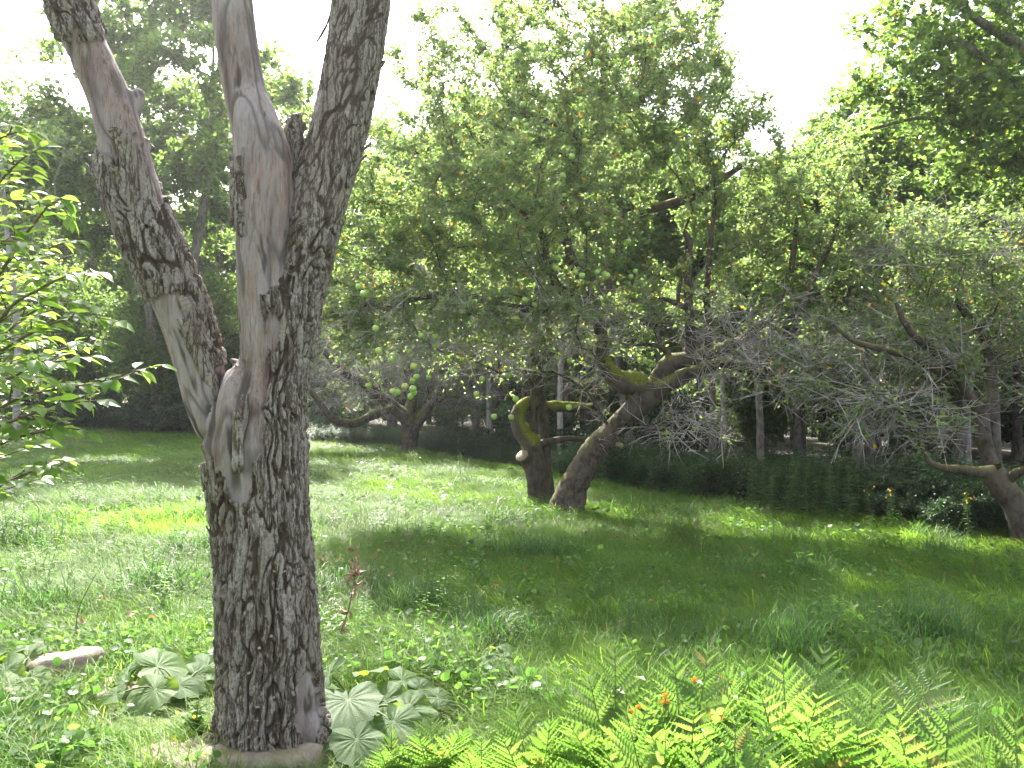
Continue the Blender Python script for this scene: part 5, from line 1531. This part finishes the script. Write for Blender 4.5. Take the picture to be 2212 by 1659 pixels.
fern(gnd(1420, 2.35), [(1350, 1560, .05, .4, .12), (1440, 1590, 0, .4, .13), (1300, 1640, -.05, .4, .12)], 'fern below the orange flowers at the bottom edge', seed=14)
fern(gnd(2200, 2.2), [(2190, 1575, .1, .45, .11), (2110, 1620, .05, .5, .11), (2250, 1560, 0, .45, .11)], 'fern cut off by the lower right corner of the picture', seed=6)
fern(gnd(1570, 2.25), [(1590, 1590, .1, .45, .12), (1500, 1640, 0, .4, .12), (1660, 1600, .05, .45, .12), (1700, 1660, -.1, .4, .12)], 'fern in the middle of the clump nearest to the bottom edge', seed=7)
fern(gnd(1160, 2.75), [(1110, 1560, .1, .5, .09), (1190, 1590, 0, .5, .10), (1085, 1630, -.1, .45, .1)], 'fern at the bottom edge left of the tall clump', seed=8)
fern(gnd(935, 3.1), [(930, 1560, .1, .35, .085), (905, 1600, -.05, .35, .085), (1000, 1588, 0, .35, .085), (965, 1625, -.1, .3, .085)], 'pale fine leaved fern at the bottom edge right of the burdock', fine=True, seed=9)
fern(gnd(850, 3.15), [(845, 1578, .0, .3, .065), (875, 1620, -.05, .3, .07), (820, 1630, -.1, .3, .07)], 'small fine leaved fern under the burdock leaves', fine=True, seed=10)
fern(gnd(1040, 2.95), [(1040, 1610, 0, .35, .085), (1010, 1640, -.1, .3, .08), (1075, 1600, .1, .35, .08)], 'fine leaved fern between the two other ferns at the bottom edge', fine=True, seed=11)

# jewelweed with orange flowers
def petal_mesh(name, mat, n=5, L=1.0, W=.6, cup=.5):
    g = Geo()
    for k in range(n):
        a = k / n * 6.283; d = np.array([math.cos(a), math.sin(a), 0]); s = np.array([-d[1], d[0], 0])
        V = np.array([d * .1, d * L * .6 + s * W * .5 + [0, 0, cup * .4], d * L + [0, 0, cup], d * L * .6 - s * W * .5 + [0, 0, cup * .4]])
        g.add(V, np.array([[0, 1, 2], [0, 2, 3]]), rnd=.5)
    g.add(np.array([[.2, 0, 0], [-.1, .17, 0], [-.1, -.17, 0], [0, 0, -.9]]), np.array([[0, 1, 3], [1, 2, 3], [2, 0, 3]]), rnd=.5)
    return g.mesh(name, mat)
ORANGE = petal_mesh('orange_flower', M['orange'], 4, 1.0, .9, .5)
YELLOW = petal_mesh('yellow_flower', M['yellow'], 6, 1.0, .7, .2)

def flower_plant(nm, base, label, stems, mesh, fsize, leafL, leafmat, stemmat, group=None, nl=9, face=(0, -1, .35)):
    R = root(nm, base, label, 'plant', group)
    gs, lf = Geo(), Geo(); r = np.random.default_rng(int(abs(base[0]) * 1000) + 5)
    for top, flower in stems:
        p, rr = smooth_path(np.array([base, base * .55 + top * .45 + np.array([r.normal() * .02, r.normal() * .02, .05]), top]), [.004, .0028, .0014], .03)
        tube(gs, p, rr, 5, 0)
        j = np.linspace(len(p) * .25, len(p) - 1, nl).astype(int)
        a = np.arange(nl) * 2.4 + r.random() * 6
        d = np.stack([np.cos(a), np.sin(a), np.full(nl, .15)], -1)
        sc_ = (.6 + .6 * r.random(nl))
        leaves(lf, p[j], d, nrm(rdir(nl, 0, 1, r) * .4 + [0, 0, 1]), leafL * sc_, leafL * .5 * sc_, .2, .2, r.random(nl))
        if flower: put_piece('flower', mesh, R, top + [0, 0, .004], (0.1, .2, 1), face, fsize)
    part('stem', gs, M[stemmat], R); part('foliage', lf, M[leafmat], R, smooth=False, kind='stuff')
    return R
for k, (bx, d, fl, lab) in enumerate([(1375, 2.72, [(1365, 1536), (1378, 1530), (1372, 1545), (1352, 1500), (1395, 1470)], 'jewelweed with a cluster of orange flowers, leftmost among the ferns'),
        (1440, 2.66, [(1437, 1503), (1443, 1520), (1432, 1518), (1470, 1490), (1415, 1592)], 'jewelweed with two orange flowers above the ferns'),
        (1545, 2.6, [(1537, 1546), (1561, 1556), (1500, 1470), (1600, 1450), (1660, 1520)], 'jewelweed with small orange flowers at the right of the fern fronds')]):
    b = gnd(bx, d)
    flower_plant('jewelweed', b, lab, [(P(px, py, d + (.0 if i < 3 else .1)), i < 3 if k else i < 3) for i, (px, py) in enumerate(fl)], ORANGE, .011, .06, 'weed_leaf', 'stem_green', 'jewelweed plants among the ferns')
yb = G(432, 1600)
flower_plant('yellow_flowered_weed', yb, 'leafy weed with small yellow flowers at the left foot of the dead tree', [(P(px, py, yb[1] + e), f) for px, py, e, f in [(430, 1505, 0, 0), (447, 1520, .03, 0), (415, 1530, 0, 0), (440, 1545, -.05, 0), (383, 1542, .05, 1), (398, 1568, .0, 1), (408, 1590, -.05, 1), (420, 1550, -.05, 1), (452, 1575, -.05, 0), (378, 1598, -.1, 1), (410, 1560, .05, 0)]], YELLOW, .010, .045, 'weed_leaf', 'stem_green', None, 14, (0, -.6, 1))

# dry brown stalk in front of the lawn
def dry_stalk():
    b = G(728, 1400)
    R = root('dead_weed', b, 'dry brown weed stalk with withered curled leaves, right of the dead tree', 'plant')
    d = b[1]
    p, r = smooth_path(np.array([b, P(738, 1360, d), P(752, 1320, d), P(762, 1270, d), P(768, 1235, d), P(766, 1212, d)]), [.006, .005, .0045, .004, .0035, .002], .03)
    g = Geo(); tube(g, p, r, 6, .1)
    for a in ((768, 1235, 790, 1215), (766, 1212, 757, 1198), (768, 1228, 783, 1205)):
        q, r2 = smooth_path(np.array([P(a[0], a[1], d), P((a[0] + a[2]) / 2, (a[1] + a[3]) / 2 + 2, d), P(a[2], a[3], d)]), [.003, .002, .001], .02)
        tube(g, q, r2, 4, 0)
    part('stem', g, M['stem_brown'], R)
    rr = np.random.default_rng(3)
    me = [leaf_mesh('withered_leaf_%d' % k, 1, .35, 1.6, .9, M['dead_leaf_obj'], 30 + k) for k in range(3)]
    for k in range(26):
        j = int(len(p) * (.15 + .85 * rr.random())) - 1 if k < 16 else len(p) - 1 - int(rr.random() * 4)
        put_piece('leaf', me[k % 3], R, p[j] + (rr.normal(size=3) * .02 if k >= 16 else 0), rdir(1, -.6, .6, rr)[0], rdir(1, .3, 1, rr)[0], .05 + .04 * rr.random())
M['dead_leaf_obj'] = leaf_mat('withered_leaf', [(0, (0.10, 0.055, 0.035)), (0.5, (0.17, 0.10, 0.065)), (1, (0.25, 0.15, 0.10))], (0.15, 0.08, 0.04), 0.25, 0.6, 0.3, source='obj', patch=0)
dry_stalk()

def fallen():
    me = [leaf_mesh('fallen_leaf_%d' % k, 1, .55, .8, .5, M['fallen_leaf'], 40 + k) for k in range(3)]
    r = np.random.default_rng(12)
    spots = [(700 + r.normal() * 40, 1225 + r.normal() * 12) for _ in range(12)] + [(790 + r.normal() * 45, 1245 + r.normal() * 22) for _ in range(22)] + [(870 + r.normal() * 60, 1290 + r.normal() * 25) for _ in range(10)] + [(1150 + r.normal() * 300, 1280 + r.normal() * 70) for _ in range(24)] + [(250 + r.normal() * 120, 1330 + r.normal() * 70) for _ in range(6)] + [(1450 + r.normal() * 150, 1120 + r.random() * 60) for _ in range(6)]
    for k, (px, py) in enumerate(spots):
        p = G(px, py) + [0, 0, .09 + .03 * r.random()]
        o = link('fallen_leaf', me[k % 3])
        o.matrix_basis = Matrix.Translation(Vector(p)) @ basis(rdir(1, 0, .2, r)[0], rdir(1, 1, 1, r)[0]).to_4x4() @ Matrix.Scale(.05 + .035 * r.random(), 4)
        tag(o, 'dry reddish brown leaf lying on the grass of the clearing', 'leaf', 'fallen leaves on the grass')
M['fallen_leaf'] = leaf_mat('fallen_leaf', [(0, (0.20, 0.09, 0.05)), (0.5, (0.32, 0.16, 0.09)), (1, (0.42, 0.26, 0.17))], (0.3, 0.13, 0.05), 0.3, 0.6, 0.3, source='obj', patch=0)
fallen()

# tall weeds at the right edge of the lawn
def weed_stem(nm, b, h, label, group, yellow=False, leafL=.10, mat='weed_leaf', seed=0, n=46, cat='plant'):
    r = np.random.default_rng(seed)
    R = root(nm, b, label, cat, group)
    top = b + np.array([r.normal() * .06, r.normal() * .06, h])
    p, rr = smooth_path(np.array([b, (b + top) / 2 + [r.normal() * .03, 0, 0], top]), [.006, .0045, .002], .05)
    g = Geo(); tube(g, p, rr, 5, 0); part('stem', g, M['stem_green'], R)
    t = np.linspace(.12, 1, n); pts = np.stack([np.interp(t, np.linspace(0, 1, len(p)), p[:, c]) for c in range(3)], -1)
    a = np.arange(n) * 2.4
    d = np.stack([np.cos(a), np.sin(a), np.full(n, .35)], -1)
    L = leafL * (1.1 - .7 * t ** 2)
    g = Geo(); leaves(g, pts, d, np.tile([0, 0, 1.0], (n, 1)), L, L * .22, .2, .35, r.random(n))
    part('foliage', g, M[mat], R, smooth=False, kind='stuff')
    if yellow:
        for k in range(5):
            put_piece('flower', YELLOW, R, top + [r.normal() * .04, r.normal() * .04, -.02 - .03 * k], rdir(1, .5, 1, r)[0], (0, -1, .2), .017)
gl = [(1621, 985), (1647, 978), (1667, 1005), (1699, 992), (1721, 1003), (1743, 1000), (1775, 990), (1791, 998), (1803, 1002), (1819, 993), (1839, 1004), (1760, 1010), (1852, 1010), (1690, 1015)]
for k, (px, py) in enumerate(gl):
    b = gnd(px, 12.9 - .0045 * (px - 1621) + .25 * math.sin(k * 2.3))
    top = P(px, py, b[1])
    weed_stem('tall_weed', b, max(.7, top[2] - b[2]), 'upright blue green weed stem with narrow leaves in the stand before the dark wood', 'tall weeds at the right edge of the clearing', seed=k, leafL=.12, n=70, mat='brush_leaf_shade')
for k, (px, py, d, lab) in enumerate([(1917, 1070, 11.4, 'weed with a yellow flower head, left of the brown trunk in the brush'), (2088, 1062, 10.6, 'weed with a yellow flower head in the brush near the right apple tree'), (1880, 1075, 11.6, 'weed with a yellow flower head beside the stand of tall weeds')]):
    b = gnd(px, d); weed_stem('goldenrod', b, max(.6, P(px, py, d)[2] - b[2]), lab, None, True, .09, 'brush_leaf_shade', 50 + k)
b = G(1738, 1245); weed_stem('milkweed', b, .32, 'small pale broad leaved weed standing alone on the right of the lawn', None, False, .16, 'weed_leaf', 61, 14)
b = G(997, 1043); weed_stem('thin_weed', b, 1.0, 'single thin weed stalk standing in the lit strip of grass in the middle distance', None, False, .06, 'weed_leaf', 62, 16)
b = G(165, 1400); weed_stem('thin_weed', b, .42, 'thin dark grass stalk rising above the lawn left of the dead tree', None, False, .03, 'weed_leaf', 63, 8)
b = G(940, 1180); weed_stem('thin_weed', b, .25, 'small clump of weed in the shaded lawn left of the leaning apple tree', None, False, .12, 'weed_leaf', 64, 26)

# apples
def apple_mesh():
    prof = [(0.0, .80), (.18, .86), (.42, .95), (.72, .86), (.95, .50), (1.0, .08), (.93, -.35), (.72, -.74), (.42, -.92), (.2, -.90), (0.0, -.80)]
    n = 12; V = []; f = []
    for k, (r_, z) in enumerate(prof):
        for i in range(n):
            a = i / n * 6.283; V.append((r_ * math.cos(a) * (1 + .03 * math.cos(5 * a)), r_ * math.sin(a) * (1 + .03 * math.cos(5 * a)), z * .92))
    for k in range(len(prof) - 1):
        f += [[k * n + i, (k + 1) * n + i, (k + 1) * n + (i + 1) % n, k * n + (i + 1) % n] for i in range(n)]
    m, nt, b, out = base_mat('green_apple')
    oi = nt.nodes.new('ShaderNodeObjectInfo')
    c = ramp(nt, oi.outputs['Random'], [(0, (.20, .34, .06)), (.6, (.27, .42, .08)), (1, (.36, .42, .10))])
    nz = noise(nt, 2.0, 3)
    c = mixc(nt, ramp(nt, nz, [(.5, (0, 0, 0)), (.75, (.5, .5, .5))]), c, (.36, .34, .10))
    nt.links.new(c, b.inputs['Base Color']); b.inputs['Roughness'].default_value = .35
    b.inputs['Subsurface Weight'].default_value = .15; b.inputs['Subsurface Radius'].default_value = (.6, .8, .2); b.inputs['Subsurface Scale'].default_value = .03
    g = Geo(); g.add(np.array(V), np.array(f)); ap = g.mesh('apple', m)
    g = Geo(); tube(g, np.array([[0, 0, .72], [.05, 0, 1.1], [.12, .02, 1.55]]), [.06, .05, .07], 5); st = g.mesh('apple_stalk', M['stem_brown'])
    return ap, st
def apples():
    ap, st = apple_mesh()
    c5 = [(1447,180),(1565,180),(1605,190),(1590,215),(1620,197),(1485,198),(1648,68),(1632,80),(1340,100),(1358,100),(1328,152),(1345,158),(1772,175),(1748,205),(1735,12),(1228,358),(1175,330),(727,332),(1033,320),(1038,382),(280,258),(318,292),(303,298),(693,527),(1130,553),(1180,592),(1065,640),(1416,655),(1413,910),(1102,963),(1010,960),(1126,866),(915,838),(945,757),(1087,738),(657,747),(590,745),(570,765),(528,795),(463,823),(490,828),(570,810),(575,830),(557,852),(333,792),(455,652),(460,632),(550,608),(387,604),(692,577),(618,522),(370,483),(375,450),(575,688)]
    c4 = [(1550,20),(1607,65),(1467,185),(1450,195),(1600,250),(1525,342),(1562,335),(1250,458),(1165,565),(1125,655),(1185,680),(1500,760),(1575,598),(1737,712),(1640,700),(985,900),(1070,850),(1000,870),(1615,850),(1640,880),(1835,852),(1787,830),(955,455),(970,290),(1140,285),(1430,845),(1775,515),(1380,950),(1095,750),(1600,985),(1515,1210)]
    c7 = [(175,855),(115,835),(75,715),(780,858),(725,780),(745,830),(695,930),(1470,1470),(1425,1580),(1090,1200),(1045,1070),(340,860)]
    lst = [(663.6 + .4 * a, 516 + .4 * b) for a, b in c5] + [(663.6 + .4 * a, .4 * b) for a, b in c4] + [(1327 + .4 * a, .4 * b) for a, b in c7]
    special = {0: 'green apple hanging alone above the crossing of the apple tree limbs', 28: 'green apple hanging lowest, in front of the mossy horizontal limb', 27: 'single green apple hanging on a thin twig left of the leaning trunk top', 15: 'large green apple with a leaf shadow in the middle of the bare twigs', 12: 'upper green apple of the pair left of the dead upright limb', 13: 'lower green apple of the pair left of the dead upright limb', 29: 'green apple hanging just left of the mossy curved limb', 17: 'green apple beside the thick horizontal limb on the left of the crown'}
    r = np.random.default_rng(4)
    for k, (px, py) in enumerate(lst):
        left = sstep(1150, 750, px)
        d = AD - 1.3 - 1.1 * left * (py > 550) + r.normal() * .35 - (.4 if py < 400 else 0)
        if k in (28, 29): d = AD - .9
        p = P(px, py, d)
        o = root('apple', p, special.get(k, 'green apple ' + ('on the bare drooping twigs left of the mossy limb' if px < 1110 and py > 690 else 'among the leaves of the lower left crown' if px < 1110 and py > 420 else 'high in the crown of the leaning apple tree' if py < 260 and px < 1500 else 'in the middle of the leaning apple tree crown' if px < 1330 and py < 560 else 'among the crossing limbs of the leaning apple tree' if px < 1500 else 'in the right wing of the apple crown')), 'apple', 'green apples on the apple tree')
        o.rotation_euler = (r.normal() * .25, r.normal() * .25, r.random() * 6)
        s = .036 + .006 * r.random()
        o.scale = (s, s, s)
        link('flesh', ap, o); link('stalk', st, o)
apples()
# ------------------------------------------------------------------ thin volume added to imitate the pale veil of lens glare
def glare_veil(dens):
    x0, x1, y0, y1, z0, z1 = -110, 110, -14, 100, -3.2, 24.0
    g = Geo()
    V = np.array([(x, y, z) for z in (z0, z1) for y in (y0, y1) for x in (x0, x1)], float)
    g.add(V, np.array([[0, 2, 3, 1], [4, 5, 7, 6], [0, 1, 5, 4], [2, 6, 7, 3], [0, 4, 6, 2], [1, 3, 7, 5]]))
    m = bpy.data.materials.new('glare_veil'); m.use_nodes = True
    nt = m.node_tree
    for n in list(nt.nodes):
        if n.type != 'OUTPUT_MATERIAL': nt.nodes.remove(n)
    pv = nt.nodes.new('ShaderNodeVolumePrincipled')
    pv.inputs['Color'].default_value = (.95, .97, 1, 1); pv.inputs['Density'].default_value = dens; pv.inputs['Anisotropy'].default_value = .55
    nt.links.new(pv.outputs[0], nt.nodes['Material Output'].inputs['Volume'])
    tag(link('glare_veil', g.mesh('glare_veil', m, smooth=False)), 'thin added veil imitating lens glare across the clearing', None, None, 'stuff')
glare_veil(0.0005)
